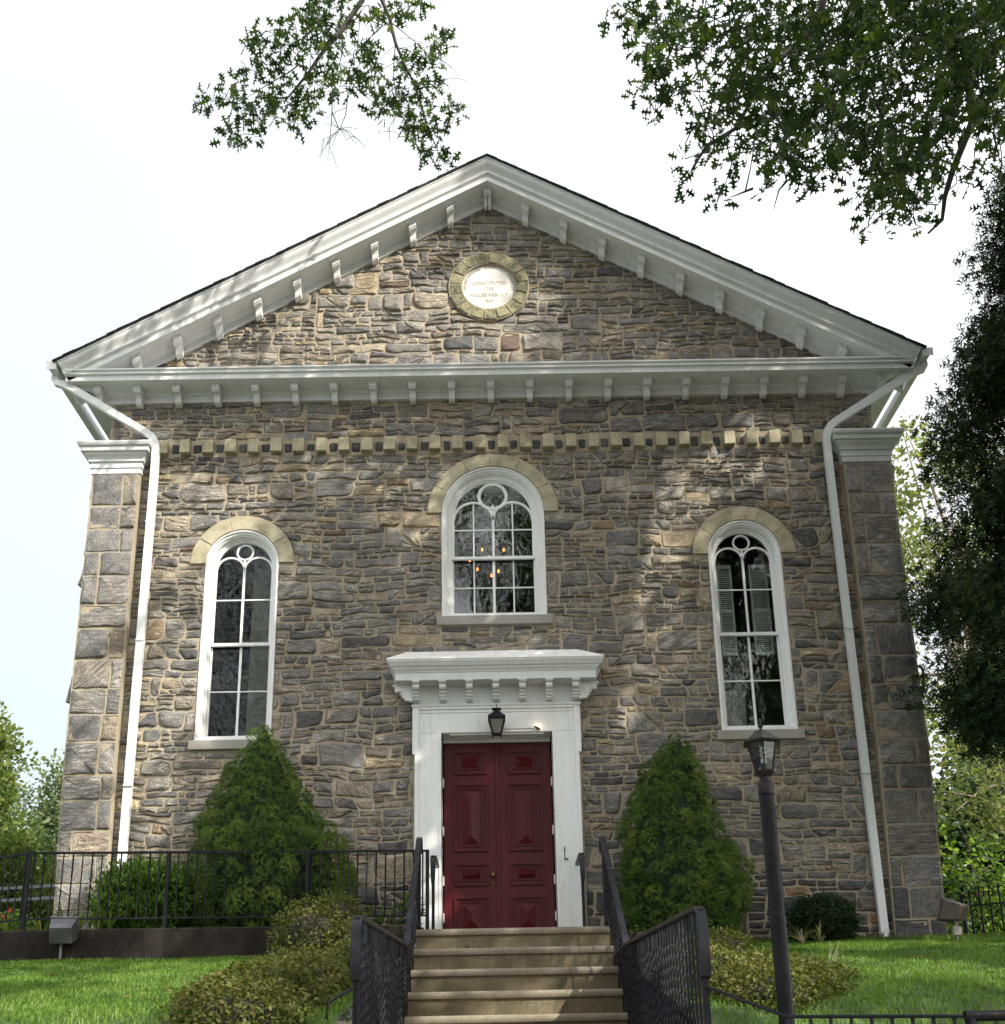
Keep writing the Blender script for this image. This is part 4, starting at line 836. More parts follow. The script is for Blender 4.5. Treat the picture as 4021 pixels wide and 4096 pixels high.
# ------------------------------------------------------------------ gutters and downspouts
for s in (-1,1):
    mb = MB(); g = [(5.135,7.045),(5.135,6.945),(5.145,6.935),(5.215,6.935),(5.235,6.965),(5.245,7.005),(5.262,7.03),(5.262,7.045),(5.255,7.045),(5.238,7.01),(5.228,6.97),(5.212,6.942),(5.148,6.942),(5.142,6.95),(5.142,7.045)]
    mb.prism_y([(s*x+s*0.055,z-0.09) for x,z in g], -0.40, DEPTH); mb.box(min(s*5.19,s*5.317),max(s*5.19,s*5.317),-0.403,-0.398,6.847,6.955)
    gut = mb.build('gutter', M['alu'], church)
    sec = [(-0.042,-0.032),(0.042,-0.032),(0.042,0.032),(0.016,0.032),(0.012,0.027),(-0.012,0.027),(-0.016,0.032),(-0.042,0.032)]
    x = s
    path = [(x*5.245,-0.25,6.86),(x*5.245,-0.25,6.80),(x*5.225,-0.25,6.76),(x*5.15,-0.245,6.735),(x*5.06,-0.235,6.70),(x*4.14,-0.145,6.125),(x*4.07,-0.135,6.07),(x*4.025,-0.13,6.0),(x*4.01,-0.125,5.90),(x*4.01,-0.11,5.6),(x*4.025,-0.085,2.4),(x*4.025,-0.085,0.12 if s < 0 else -0.02)]
    mb = MB(); rings = []
    # sweep with a fixed sideways direction so the box section does not twist
    P_ = [Vector(p) for p in path]
    for k,p in enumerate(P_):
        t = (P_[min(k+1,len(P_)-1)]-P_[max(k-1,0)]).normalized(); up = Vector((0,-1,0)); sd = t.cross(up).normalized(); up2 = sd.cross(t).normalized()
        if sd.x < 0: sd = -sd
        rings.append([p+sd*a-up2*b*(1 if up2.y > 0 else -1)*-1 for a,b in sec])
    mb.loft(rings); dsp = mb.build('downspout', M['alu'], church, auto=30)
    mb = MB()
    for z in (4.95,3.45,1.75): mb.box(s*4.022-0.046,s*4.022+0.046,-0.135,-0.03,z,z+0.012)
    mb.build('strap', M['alu'], dsp)

# ------------------------------------------------------------------ fixtures on the church
wl = thing('wall_lantern', 'small black tapered lantern mounted on the white lintel over the red door', 'lantern', (0.0,-0.2,2.23))
def K(m):
    m.v = [(0.003+(x-0.003)*1.38, -0.235+(y+0.235)*1.38, 2.395+(z-2.395)*1.08) for x,y,z in m.v]; return m
mb = MB(); c0, y0 = 0.003, -0.235
mb.lathe((c0,y0,0),[(0.0,2.43),(0.092,2.43),(0.098,2.425),(0.098,2.40),(0.088,2.392),(0.086,2.43),(0.036,2.475),(0.030,2.487),(0.030,2.50),(0.052,2.508),(0.052,2.513),(0.028,2.520),(0.010,2.526),(0.005,2.53),(0.004,2.57),(0,2.572)],4)
q = math.pi/4; ca, sa = math.cos(q), math.sin(q)
mb.v = [(c0+((x-c0)*ca-(y-y0)*sa), y0+((x-c0)*sa+(y-y0)*ca), z) for x,y,z in mb.v]
K(mb).build('lantern_roof', M['iron'], wl, bevel=0.002)
mb = MB(); T4 = [(-1,-1),(1,-1),(1,1),(-1,1)]
for a,b in T4: mb.tube([(c0+a*0.060,y0+b*0.060,2.40),(c0+a*0.031,y0+b*0.031,2.235),(c0+a*0.030,y0+b*0.030,2.22)],0.0055,6)
for z,r in ((2.395,0.062),(2.245,0.033)):
    for i in range(4): mb.tube([(c0+T4[i][0]*r,y0+T4[i][1]*r,z),(c0+T4[(i+1)%4][0]*r,y0+T4[(i+1)%4][1]*r,z)],0.005,6)
K(mb); mb.tube([(c0,y0+0.055,2.36),(c0,-0.15,2.35),(c0,-0.062,2.37)],0.010,8); mb.lathe((c0,-0.065,2.37),[(0.0,-0.04),(0.03,-0.04),(0.03,0.04),(0.0,0.04)],12)
mb.build('lantern_frame', M['iron'], wl)
mb = MB(); mb.loft([[(c0+a*0.056,y0+b*0.056,2.393) for a,b in T4],[(c0+a*0.029,y0+b*0.029,2.247) for a,b in T4]]); K(mb).build('lantern_glass', M['frosted'], wl)
wi = thing('small_wall_lamp', 'small white dome lamp glowing on the lintel right of the lantern', 'lamp', (0.455,-0.06,2.355))
mb = MB(); n = 20; rings = []
for k in range(7):
    a = PI/2*k/6; rings.append([(0.039*math.cos(a)*math.cos(2*PI*i/n), 0.039*math.cos(a)*math.sin(2*PI*i/n), 0.034*math.sin(a)) for i in range(n)])
mb.loft(rings); R_ = Matrix.Rotation(rad(28),3,'Y'); mb.v = [tuple(R_@Vector(p)+Vector((0.452,-0.105,2.345))) for p in mb.v]; mb.build('lamp_dome', M['warmlamp'], wi, smooth=True)
mb = MB(); mb.lathe((0,0,0),[(0,-0.008),(0.042,-0.008),(0.042,-0.001),(0,-0.001)],20); mb.v = [tuple(R_@Vector(p)+Vector((0.452,-0.105,2.345))) for p in mb.v]; mb.box(0.44,0.462,-0.10,-0.0605,2.335,2.35); mb.tube([(0.06,-0.063,2.345),(0.41,-0.063,2.347)],0.003,6); mb.build('lamp_base', M['brass'], wi)
mb = MB(); mb.tube([(0.708,-0.066,1.00),(0.708,-0.072,0.985),(0.708,-0.066,0.96),(0.708,-0.066,0.885),(0.712,-0.085,0.868),(0.735,-0.09,0.868),(0.738,-0.088,0.88)],0.0065,8); mb.tube([(0.708,-0.064,1.01),(0.708,-0.064,0.86)],0.004,6)
tag(mb.build('door_hook', M['iron']), 'small wrought iron hook on the white jamb right of the red door', 'hook')
mb = MB()
for k in range(3):
    pts = [(4.80+0.03*math.sin(a)+0.02*k+0.02*math.sin(2*a), 0.02+0.03*k, 2.86+(0.17+.02*k)*math.cos(a)) for a in [2*PI*i/20 for i in range(21)]]
    mb.tube(pts,0.009,6)
mb.tube([(4.78,0.05,3.02),(4.78,0.05,3.4),(4.775,0.06,4.5),(4.77,0.06,5.5)],0.008,6)
tag(mb.build('cable_coil', M['cable']), 'loops of black cable hanging at the right corner of the church', 'cable')
# chandelier inside, seen through the middle window
cx_, cy_, cz_ = (sum(b[i] for b in CHANDELIER_BULBS)/7 for i in range(3))
chd = thing('chandelier', 'chandelier with seven lit orange candle bulbs seen through the central window', 'chandelier', (cx_,cy_,6.15))
mb = MB(); mb.tube([(cx_,cy_,6.93),(cx_,cy_,6.0)],0.015,8); mb.lathe((cx_,cy_,6.02),[(0,-.06),(.05,-.03),(.06,0),(.03,.05),(0,.06)],12); mb.build('stem', M['brass'], chd)
for b in CHANDELIER_BULBS:
    b = Vector(b); a = MB(); a.tube([(cx_,cy_,6.02),((cx_+b.x)/2,(cy_+b.y)/2+.001,5.98),(b.x,b.y+.001,b.z-0.15),(b.x,b.y,b.z-0.03)],0.008,6); arm = a.build('arm', M['brass'], chd)
    a = MB(); a.lathe(b,[(0,-0.03),(0.015,-0.024),(0.020,-0.005),(0.012,0.02),(0,0.036)],10); a.build('candle_bulb', M['bulb'], arm, smooth=True)

# ------------------------------------------------------------------ ground, lawn, walk
def gz(x, y):
    """height of the lawn"""
    z = -0.012-0.175*max(0.0,-y) if y > -5.6 else -0.993-0.55*(-5.6-y)
    z += 0.035*noise.noise(Vector((x*0.7,y*0.7,1.0)))*min(1,max(0,-y))
    if y < -7.3: z = min(z,-1.93)
    return z
def sheet(name, x0, x1, y0, y1, step, zf, mat):
    nx, ny = max(1,int((x1-x0)/step)), max(1,int((y1-y0)/step)); mb = MB()
    vs = [(x0+(x1-x0)*i/nx, y0+(y1-y0)*j/ny, zf(x0+(x1-x0)*i/nx, y0+(y1-y0)*j/ny)) for j in range(ny+1) for i in range(nx+1)]
    mb.add(vs, [(j*(nx+1)+i, j*(nx+1)+i+1, (j+1)*(nx+1)+i+1, (j+1)*(nx+1)+i) for j in range(ny) for i in range(nx)])
    return struct(mb.build(name, mat, smooth=True))
sheet('lawn', -14, -0.86, -7.4, -1.22, 0.14, gz, M['turf'])
sheet('lawn', 1.06, 14, -7.4, 0.4, 0.14, gz, M['turf'])
sheet('planting_bed', -6.5, -0.80, -1.10, 0.3, 0.12, lambda x,y: 0.02+0.05*noise.noise(Vector((x*2,y*2,4))), M['soil'])
mb = MB(); mb.box(-300,300,-300,-7.4,-3.0,-2.92); struct(mb.build('road', M['asphalt']))
mb = MB(); mb.box(-40,40,-12.4,-7.6,-2.919,-2.80); struct(mb.build('sidewalk', M['walk']))
mb = MB(); mb.add([(-300,0.35,-0.12),(300,0.35,-0.12),(300,400,-0.5),(-300,400,-0.5)],[(0,1,2,3)]); mb.add([(-300,-7.4,-2.2),(-14,-7.4,-2.2),(-14,0.36,-0.13),(-300,0.36,-0.13)],[(0,1,2,3)]); mb.add([(14,-7.4,-2.2),(300,-7.4,-2.2),(300,0.36,-0.13),(14,0.36,-0.13)],[(0,1,2,3)])
struct(mb.build('ground', M['ground']))
for x0,x1,lab in ((-14,-1.2,'low concrete wall along the sidewalk left of the walk'),(1.45,14,'low concrete wall along the sidewalk right of the walk')):
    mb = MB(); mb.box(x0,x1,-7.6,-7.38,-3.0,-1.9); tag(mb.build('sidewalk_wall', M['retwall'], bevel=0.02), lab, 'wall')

# retaining wall of the planting bed, with a chamfered corner at its left end
mb = MB(); top = 0.045
path = [(-0.83,-1.30),(-4.45,-1.42),(-5.35,-0.95),(-7.5,-0.2)]
L0 = [Vector((x,y,0)) for x,y in path]; off = [Vector((0,0.2,0))]*4
ringsv = []
for p in L0:
    ringsv.append([(p.x,p.y,-0.55),(p.x,p.y-0.004,top-0.012),(p.x,p.y+0.012,top),(p.x,p.y+0.19,top),(p.x,p.y+0.2,-0.55)])
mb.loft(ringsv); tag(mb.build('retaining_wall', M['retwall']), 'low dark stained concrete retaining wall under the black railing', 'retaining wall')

# ------------------------------------------------------------------ front steps
SX0, SX1, RIS, TRD = -0.79, 1.03, 0.2125, 0.29
st = thing('front_steps', 'flight of worn concrete steps rising to the red door', 'steps', (0.12,-2.0,-1.3))
for k in range(7):
    z = -RIS*k; yf = -1.30-TRD*k; back = 0.02 if k == 0 else yf+TRD+0.03
    nose = [(yf+0.030,z-0.070),(yf+0.006,z-0.060),(yf-0.004,z-0.040),(yf-0.002,z-0.020),(yf+0.012,z-0.004),(yf+0.030,z),(back if k else -0.004,z),(back if k else -0.004,z-0.070)]
    mb = MB(); mb.prism_x(nose, SX0, SX1); tr = mb.build('step_tread', M['nosing'], st, auto=40)
    mb = MB(); mb.box(SX0+0.004,SX1-0.004,yf+0.030,back if k else -0.006,z-RIS-0.02,z-0.0705); mb.build('step_riser', M['step'], st)
for fa,fb in ((SX0-0.12,SX0-0.001),(SX1+0.001,SX1+0.12)): MB().box(fa,fb,-3.30,-0.01,-1.7,-0.30).build('foundation', M['retwall'], st)
mb = MB(); mb.box(-0.95,1.2,-7.4,-3.0,-1.7,-1.36); struct(mb.build('walk', M['walk']))
lw = thing('lower_steps', 'lower flight of concrete steps down to the sidewalk', 'steps', (0.12,-8,-2.8))
for k in range(7):
    mb = MB(); z = -1.36-0.205*(k+1); mb.box(-0.95,1.2,-7.70-0.30*k,-7.401,z-0.205 if k < 6 else -2.9,z); mb.build('step', M['step'], lw)

# ------------------------------------------------------------------ wrought iron
def twist_bar(h=1.0, r=0.0075, turns=5, a=0.18, b=0.82, n=44, ph=0.0):
    """square bar twisted over part of its height"""
    mb = MB(); rings = []
    for k in range(n+1):
        t = k/n; ang = ph+2*PI*turns/4*min(1,max(0,(t-a)/(b-a)))*1.0
        rings.append([(r*1.3*math.cos(ang+PI/4+i*PI/2), r*1.3*math.sin(ang+PI/4+i*PI/2), t*h) for i in range(4)])
    mb.loft(rings); return mb
BAL = {}
def baluster(name, x, y, z0, z1, parent, mat, turns=9, r=0.0075, a=0.12, b=0.88):
    """balusters of one railing share their mesh; each hangs at its own place"""
    h = round(z1-z0, 2); key = (h, turns, mat.name, r)
    if key not in BAL:
        mb = twist_bar(h, r, turns, a, b, n=(6*turns if turns else 2)); me = bpy.data.meshes.new(name); me.from_pydata(mb.v, [], mb.f); me.materials.append(mat); BAL[key] = me
    o = link(name, BAL[key], parent); o.location = (x,y,z0); o.rotation_euler = (0,0,random.uniform(0,1.5))
    return o
CAPSEC = [(-0.026,-0.012),(0.026,-0.012),(0.029,-0.004),(0.026,0.004),(0.022,0.010),(0.012,0.014),(0,0.013),(-0.012,0.014),(-0.022,0.010),(-0.026,0.004),(-0.029,-0.004)]
def stair_rail(X, ytop, ztop, yj, zj, yn, zn, label, xn=None):
    xn = X if xn is None else xn
    r = thing('stair_railing', label, 'railing', (X,yj,zj-0.9), 'black iron stair railings beside the front steps')
    fx_ = lambda y: X+(xn-X)*max(0,(yj-y))/(yj-yn)
    path = [(X,ytop+0.10,ztop-0.14),(X,ytop+0.09,ztop-0.06),(X,ytop+0.05,ztop-0.005),(X,ytop,ztop),(X,ytop-0.06,ztop-0.035)]
    path += [(X,yj+0.02,zj+0.012),(X,yj,zj),(fx_(yj-0.03),yj-0.03,zj-0.004)]
    path += [(fx_(yn+0.12),yn+0.12,zn+0.006),(xn,yn+0.04,zn-0.002),(xn,yn-0.015,zn-0.035),(xn,yn-0.04,zn-0.09),(xn,yn-0.045,zn-0.30),(xn,yn-0.03,zn-0.345),(xn,yn+0.0,zn-0.355)]
    mb = MB(); rings = []; V_ = [Vector(p) for p in path]
    for k,p in enumerate(V_):
        t = (V_[min(k+1,len(V_)-1)]-V_[max(k-1,0)]).normalized(); sd = Vector((1,0,0)); up = t.cross(sd).normalized()
        if k < 6: pass
        rings.append([p+sd*a-up*b for a,b in CAPSEC])
    mb.loft(rings); mb.build('handrail', M['rail'], r, auto=50)
    top = lambda y: (ztop+(zj-ztop)*(ytop-y)/(ytop-yj)) if y > yj else zj+(zn-zj)*(yj-y)/(yj-yn)
    bot = lambda y: -0.02-RIS/TRD*(-1.30-y)+0.06 if y > -3.02 and y < -1.3 else (0.07 if y >= -1.3 else -1.24)
    mb = MB(); bp = [(X,ytop,bot(ytop)),(X,-1.3,0.06),(X,-2.98,-1.18),(fx_(-3.05),-3.05,-1.235),(xn,yn,-1.25)]
    mb.tube(bp,0.0,4,sec=[(-0.014,-0.008),(0.014,-0.008),(0.014,0.008),(-0.014,0.008)]); mb.build('bottom_rail', M['iron'], r)
    for y in (ytop, yj-0.02, yn):
        mb = MB(); x = fx_(y); zb = {ytop:0.0, yj-0.02:-RIS*math.ceil((-1.3-yj)/TRD), yn:-1.36}[y]; mb.box(x-0.016,x+0.016,y-0.016,y+0.016,zb-0.01,top(y)-0.01); mb.build('post', M['iron'], r)
    y = ytop-0.105
    while y > yn+0.05:
        if abs(y-yj) > 0.05: baluster('baluster', fx_(y), y, bot(y)+0.0, bot(y)+round(top(y)-0.012-bot(y),2), r, M['iron'])
        y -= 0.112
    return r
stair_rail(-0.79, -0.88, 0.955, -2.29, -0.262, -5.45, -0.445, 'black iron stair railing on the left of the steps, twisted balusters')
stair_rail(1.03, -0.98, 0.915, -2.60, -0.318, -5.95, -0.50, 'black iron stair railing on the right of the steps, twisted balusters')
# short end railings beside the door
for x,lab in ((-0.66,'short black newel with bent handrail end left of the red door'),(0.835,'short black newel with bent handrail end right of the red door')):
    nw = thing('door_newel', lab, 'newel post', (x,-0.78,0), 'short newels beside the door')
    mb = MB(); mb.box(x-0.015,x+0.015,-0.765,-0.735,0.0,0.80); mb.build('post', M['iron'], nw)
    mb = MB(); p = [(x,-0.12,0.80),(x,-0.62,0.81),(x,-0.72,0.80),(x,-0.775,0.755),(x,-0.785,0.69),(x,-0.785,0.55),(x,-0.77,0.50),(x,-0.755,0.47)]
    rr = []; V_ = [Vector(q) for q in p]
    for k,q in enumerate(V_):
        tt = (V_[min(k+1,len(V_)-1)]-V_[max(k-1,0)]).normalized(); up = tt.cross(Vector((1,0,0))).normalized(); sc_ = [1,1,1,1,0.9,0.75,0.55,0.3][k]
        rr.append([q+Vector((1,0,0))*a*sc_-up*b*sc_ for a,b in CAPSEC])
    mb.loft(rr); mb.build('handrail_end', M['rail'], nw, auto=50)
# railing on the retaining wall
fn = thing('iron_railing', 'long low black iron railing on the dark concrete wall in front of the bushes', 'railing', (-2.5,-1.2,0.05))
Fp = [(-0.70,-1.02),(-4.50,-1.25),(-5.45,-0.78),(-6.6,-0.2)]
mb = MB()
for z,hh in ((0.800,0.010),(0.165,0.008)): mb.tube([(x,y,z) for x,y in Fp],0.0,4,sec=[(-0.014,-hh),(0.014,-hh),(0.014,hh),(-0.014,hh)])
mb.build('rails', M['iron'], fn)
def along(a, b, t): return (a[0]+(b[0]-a[0])*t, a[1]+(b[1]-a[1])*t)
for i,(a,b) in enumerate(zip(Fp[:-1],Fp[1:])):
    L = math.hypot(b[0]-a[0],b[1]-a[1]); n = int(L/0.0895)
    for k in range(n):
        x,y = along(a,b,(k+0.5)/n)
        baluster('baluster', x, y, 0.165, 0.795, fn, M['iron'], turns=(8 if k%2 else 0), r=0.0062, a=0.40, b=0.62)
for x,y in [Fp[0],along(Fp[0],Fp[1],0.305),along(Fp[0],Fp[1],0.655),Fp[1],Fp[2]]:
    mb = MB(); mb.box(x-0.017,x+0.017,y-0.017,y+0.017,0.03,0.81); mb.build('post', M['iron'], fn)
# low rails that run out from the stair newels along the top of the bank
lr = thing('lower_fence', 'thin black iron fence rail running from the right newel past the lamp post', 'fence', (2.0,-6.6,-1.9))
LP = [(1.035,-5.97,-0.905),(1.285,-6.50,-1.078),(1.85,-6.62,-1.092),(2.6,-6.75,-1.11)]
mb = MB(); mb.tube(LP,0.0085,8); mb.build('top_rail', M['iron'], lr)
mb = MB(); mb.tube([(x,y,z-0.62) for x,y,z in LP],0.0075,8); mb.build('bottom_rail', M['iron'], lr)
for k in range(16):
    t = k/15; x = 1.30+1.28*t; y = -6.505-0.24*t; z = -1.080-0.03*t
    mb = MB(); mb.box(x-0.0065,x+0.0065,y-0.0065,y+0.0065,z-0.62,z); mb.build('baluster', M['iron'], lr)
for x,y in ((1.29,-6.5),(2.58,-6.75)):
    mb = MB(); mb.box(x-0.012,x+0.012,y-0.012,y+0.012,-2.0,-1.09); mb.build('post', M['iron'], lr)
ll = thing('lower_fence', 'short black rail bending down from the left newel into the bush', 'fence', (-1.0,-5.8,-1.9))
mb = MB(); mb.tube([(-0.80,-5.48,-0.84),(-0.92,-5.60,-0.925),(-0.93,-5.61,-1.2),(-0.93,-5.61,-1.9)],0.009,8); mb.build('top_rail', M['iron'], ll)
ph = thing('pipe_rail', 'thick black pipe rail with a mitred corner at the bottom right', 'railing', (1.82,-7.2,-2.0))
mb = MB(); mb.tube([(1.815,-7.2,-1.95),(1.815,-7.2,-1.125)],0.021,20); mb.tube([(1.795,-7.2,-1.118),(3.6,-7.25,-1.125)],0.021,20); mb.build('pipe', M['post'], ph, smooth=True, auto=40)
mb = MB(); mb.tube([(3.55,-7.25,-1.95),(3.55,-7.25,-1.12)],0.021,20); mb.build('post', M['post'], ph, auto=40)
# ornamental iron fence right of the church
of = thing('ornamental_fence', 'black ornamental iron fence with scrolls and spear tips beside the right corner', 'fence', (5.4,-0.05,-0.1))
A0, A1 = Vector((5.05,0.3,-0.12)), Vector((7.4,-1.25,-0.25))
mb = MB()
for z in (0.44,0.05): mb.tube([A0+Vector((0,0,z+0.02)),A1+Vector((0,0,z+0.14))],0.0,4,sec=[(-0.012,-0.010),(0.012,-0.010),(0.012,0.010),(-0.012,0.010)])
mb.build('rails', M['iron'], of)
for k in range(28):
    p = A0+(A1-A0)*(k+0.8)/28; h = 0.58+0.05*(k%2)+0.004*k
    mb = MB(); mb.tube([p,p+Vector((0,0,h))],0.011,6); mb.lathe(p+Vector((0,0,h)),[(0.006,0),(0.014,0.012),(0.009,0.035),(0,0.075)],6)
    for s in (-1,1):
        d = (A1-A0).normalized()*s
        mb.tube([p+Vector((0,0,h-0.01))+d*(0.035*(1-math.cos(a)))*0.8+Vector((0,0,0.035*math.sin(a))) for a in [0.1+0.55*i for i in range(8)]],0.007,5)
    mb.build('picket', M['iron'], of)
mb = MB(); mb.tube([A0+Vector((0,0,-.1)),A0+Vector((0,0,0.56))],0.024,12); mb.lathe(A0+Vector((0,0,0.56)),[(0.024,0),(0.028,0.01),(0.02,0.03),(0,0.035)],12); mb.build('post', M['iron'], of)
# grey post and rail fence beyond the left corner
rfn = thing('rail_fence', 'weathered grey two rail fence beyond the left corner of the church', 'fence', (-7,4,0))
mb = MB()
for z0,z1 in ((1.28,1.39),(1.12,1.21)): mb.tube([(-9.5,4,z0-.02),(-5.6,4,z1+.03)],0.0,4,sec=[(-0.02,-0.022),(0.02,-0.022),(0.02,0.022),(-0.02,0.022)])
mb.build('rails', M['grayrail'], rfn)
for x in (-8.9,-5.7):
    mb = MB(); mb.box(x-.05,x+.05,3.98,4.08,-0.2,1.48); mb.build('post', M['grayrail'], rfn)

# ------------------------------------------------------------------ lamp post
lp = thing('lamp_post', 'black lamp post with a six sided glass lantern in front of the right window', 'lamp post', (1.335,-6.3,-2.0))
LX, LY = 1.335, -6.3
mb = MB(); mb.lathe((LX,LY,0),[(0.042,-2.1),(0.042,-1.9),(0.0375,-1.88),(0.0365,0.03),(0.036,0.031)],28); mb.build('pole', M['post'], lp, auto=40)
mb = MB(); mb.lathe((LX,LY,0),[(0.030,0.00),(0.0405,0.0),(0.0405,0.052),(0.038,0.056),(0.028,0.066),(0.0265,0.075),(0.0255,0.088),(0.031,0.092),(0.036,0.098),(0.048,0.108),(0.050,0.113),(0.046,0.117),(0,0.118)],24); mb.build('collar', M['bronze'], lp, auto=35)
H6 = [(math.cos(PI/3*i+0.35), math.sin(PI/3*i+0.35)) for i in range(6)]
hexr = lambda r,z: [(LX+a*r,LY+b*r,z) for a,b in H6]
z0, z1, r0, r1 = 0.118, 0.262, 0.046, 0.074
ln = MB()
for a,b in H6: ln.tube([(LX+a*r0,LY+b*r0,z0-.004),(LX+a*r1,LY+b*r1,z1)],0.0042,6)
for z,r in ((z0+.001,r0),(z1-.002,r1)):
    pts = hexr(r,z); 
    for i in range(6): ln.tube([pts[i],pts[(i+1)%6]],0.004,6)
lnf = ln.build('lantern_frame', M['bronze'], lp)
mb = MB(); mb.loft([hexr(r0-.001,z0),hexr(r1-.001,z1)],True,False); mb.build('lantern_glass', M['lampglass'], lp)
mb = MB(); mb.loft([hexr(0.078,0.258),hexr(0.104,0.262),hexr(0.105,0.268),hexr(0.080,0.284),hexr(0.060,0.302),hexr(0.035,0.325),hexr(0.016,0.335),hexr(0.006,0.34)])
mb.lathe((LX,LY,0.336),[(0.008,0),(0.006,0.010),(0.012,0.014),(0.013,0.020),(0.006,0.026),(0.008,0.036),(0.009,0.046),(0.005,0.058),(0,0.064)],14); mb.build('lantern_roof', M['bronze'], lp, auto=30)
mb = MB(); mb.lathe((LX,LY,0),[(0,0.12),(0.016,0.12),(0.016,0.158),(0,0.158)],14); mb.build('socket', M['bronze'], lp)
mb = MB(); mb.lathe((LX,LY,0),[(0,0.158),(0.013,0.158),(0.015,0.175),(0.013,0.186),(0.006,0.190),(0,0.191)],14)
mb.tube([(LX+0.013*math.cos(a),LY+0.013*math.sin(a),0.192+0.0078*a/2) for a in [0.4*i for i in range(40)]],0.0042,6); mb.build('spiral_bulb', M['cfl'], lp, smooth=True)

# ------------------------------------------------------------------ flood lights on the lawn
def floodlight(loc, rz, tilt, s, mat, label, box=False, fins=False):
    f = thing('floodlight', label, 'floodlight', loc, 'floodlights on the lawn')
    L = Vector(loc); Rm = Matrix.Rotation(rz,3,'Z')@Matrix.Rotation(tilt,3,'X')
    mb = MB(); w, d, h = 0.20*s, 0.17*s, 0.19*s      # body tapers to the back; local +y is the lens side
    back = [(-w*.42,-d*.5,-h*.30),(w*.42,-d*.5,-h*.30),(w*.42,-d*.5,h*.44),(-w*.42,-d*.5,h*.44)]; front = [(-w*.5,d*.45,-h*.5),(w*.5,d*.45,-h*.5),(w*.5,d*.45,h*.5),(-w*.5,d*.45,h*.5)]
    c_ = L+Vector((0,0,0.215*s)); mb.loft([[c_+Rm@Vector(p) for p in back],[c_+Rm@Vector(p) for p in front]])
    mb.build('housing', mat, f, bevel=0.006)
    mb = MB(); mb.loft([[c_+Rm@Vector((a*w*.54,d*.45+e,b*h*.56)) for a,b in ((-1,-1),(1,-1),(1,1),(-1,1))] for e in (0.001,0.022*s)]); mb.build('lens_frame', mat, f, bevel=0.003)
    mb = MB(); mb.loft([[c_+Rm@Vector((a*w*.46,d*.45+e,b*h*.46)) for a,b in ((-1,-1),(1,-1),(1,1),(-1,1))] for e in (0.0215*s,0.026*s)]); mb.build('lens', M['frosted'], f)
    if fins:
        mb = MB()
        for k in range(6): mb.obox(c_+Rm@Vector((0,-d*.515,h*(-0.2+0.10*k))), w*.80, 0.010, 0.005, Rm)
        mb.build('cooling_fins', mat, f)
    mb = MB(); mb.tube([L+Vector((0,0,-0.15)),L+Vector((0,0,0.13*s))],0.011*s,10); mb.lathe(L+Vector((0,0,0.12*s)),[(0.012,0),(0.020*s,0.004),(0.018*s,0.02),(0,0.022)],12); mb.build('stake', M['boxgray'] if box else M['graymetal'], f)
    if box:
        mb = MB(); mb.box(L.x-0.035*s,L.x+0.035*s,L.y-0.028*s,L.y+0.028*s,L.z+0.005*s,L.z+0.085*s); mb.build('junction_box', M['boxgray'], f, bevel=0.004)
    return f
floodlight((-4.0,-1.55,-0.25), rad(12), rad(30), 1.12, M['graymetal'], 'grey box floodlight leaning in the grass before the concrete wall')
floodlight((4.30,-1.25,-0.15), rad(40), rad(20), 1.05, M['brownmetal'], 'brown finned floodlight on a stake by the right corner of the church', True, True)
# overhead wires behind the right corner
for z,lab in ((5.86,'upper thin black utility wire behind the right corner of the church'),(5.70,'lower thin black utility wire behind the right corner of the church')):
    mb = MB(); mb.tube([(5.5+i*1.5,10,z-0.012*i+0.02*math.sin(i*.5)) for i in range(14)],0.012,6)
    tag(mb.build('utility_wire', M['cable']), lab, 'wire')

# ------------------------------------------------------------------ foliage
def tmpl(pts, faces): return np.array(pts, np.float32), faces
_h = [(0.18,0.05),(0.20,0.27),(0.31,0.10),(0.42,0.08),(0.50,0.43),(0.60,0.12),(0.70,0.09),(0.80,0.28),(0.84,0.08)]
OAKLEAF = tmpl([(0,0,0),(1,0,-0.06)]+[(x,y,0.10*y) for x,y in _h]+[(x,-y,0.10*y) for x,y in _h], [(0,)+(1,)+tuple(range(10,1,-1)), (0,)+tuple(range(11,20))+(1,)])
OVAL = tmpl([(0,0,0),(0.35,0.26,0.05),(0.75,0.20,0.0),(1,0,-0.08),(0.75,-0.20,0.0),(0.35,-0.26,0.05)], [(0,3,2,1),(0,5,4,3)])
DIAM = tmpl([(0,0,0),(0.5,0.28,0.05),(1,0,0),(0.5,-0.28,0.05)], [(0,1,2,3)])
def star_t(n, w, rise):
    p = []; f = []
    for k in range(n):
        a = 2*PI*k/n; p += [(w*math.cos(a+1.6),w*math.sin(a+1.6),0),(-w*math.cos(a+1.6),-w*math.sin(a+1.6),0),(math.cos(a),math.sin(a),rise)]; f.append((3*k,3*k+1,3*k+2))
    return tmpl(p, f)
TUFT = star_t(5, 0.10, 0.75)
SPRAY = tmpl([(0,0.03,0),(0,-0.03,0),(1,0,-0.12),(0.15,0.02,0),(0.45,0.38,-0.05),(0.35,0.02,0),(0.15,-0.02,0),(0.45,-0.38,-0.05),(0.35,-0.02,0),(0.45,0.02,0),(0.78,0.28,-0.08),(0.62,0.01,0),(0.45,-0.02,0),(0.78,-0.28,-0.08),(0.62,-0.01,0)], [(0,1,2),(3,5,4),(6,7,8),(9,11,10),(12,13,14)])
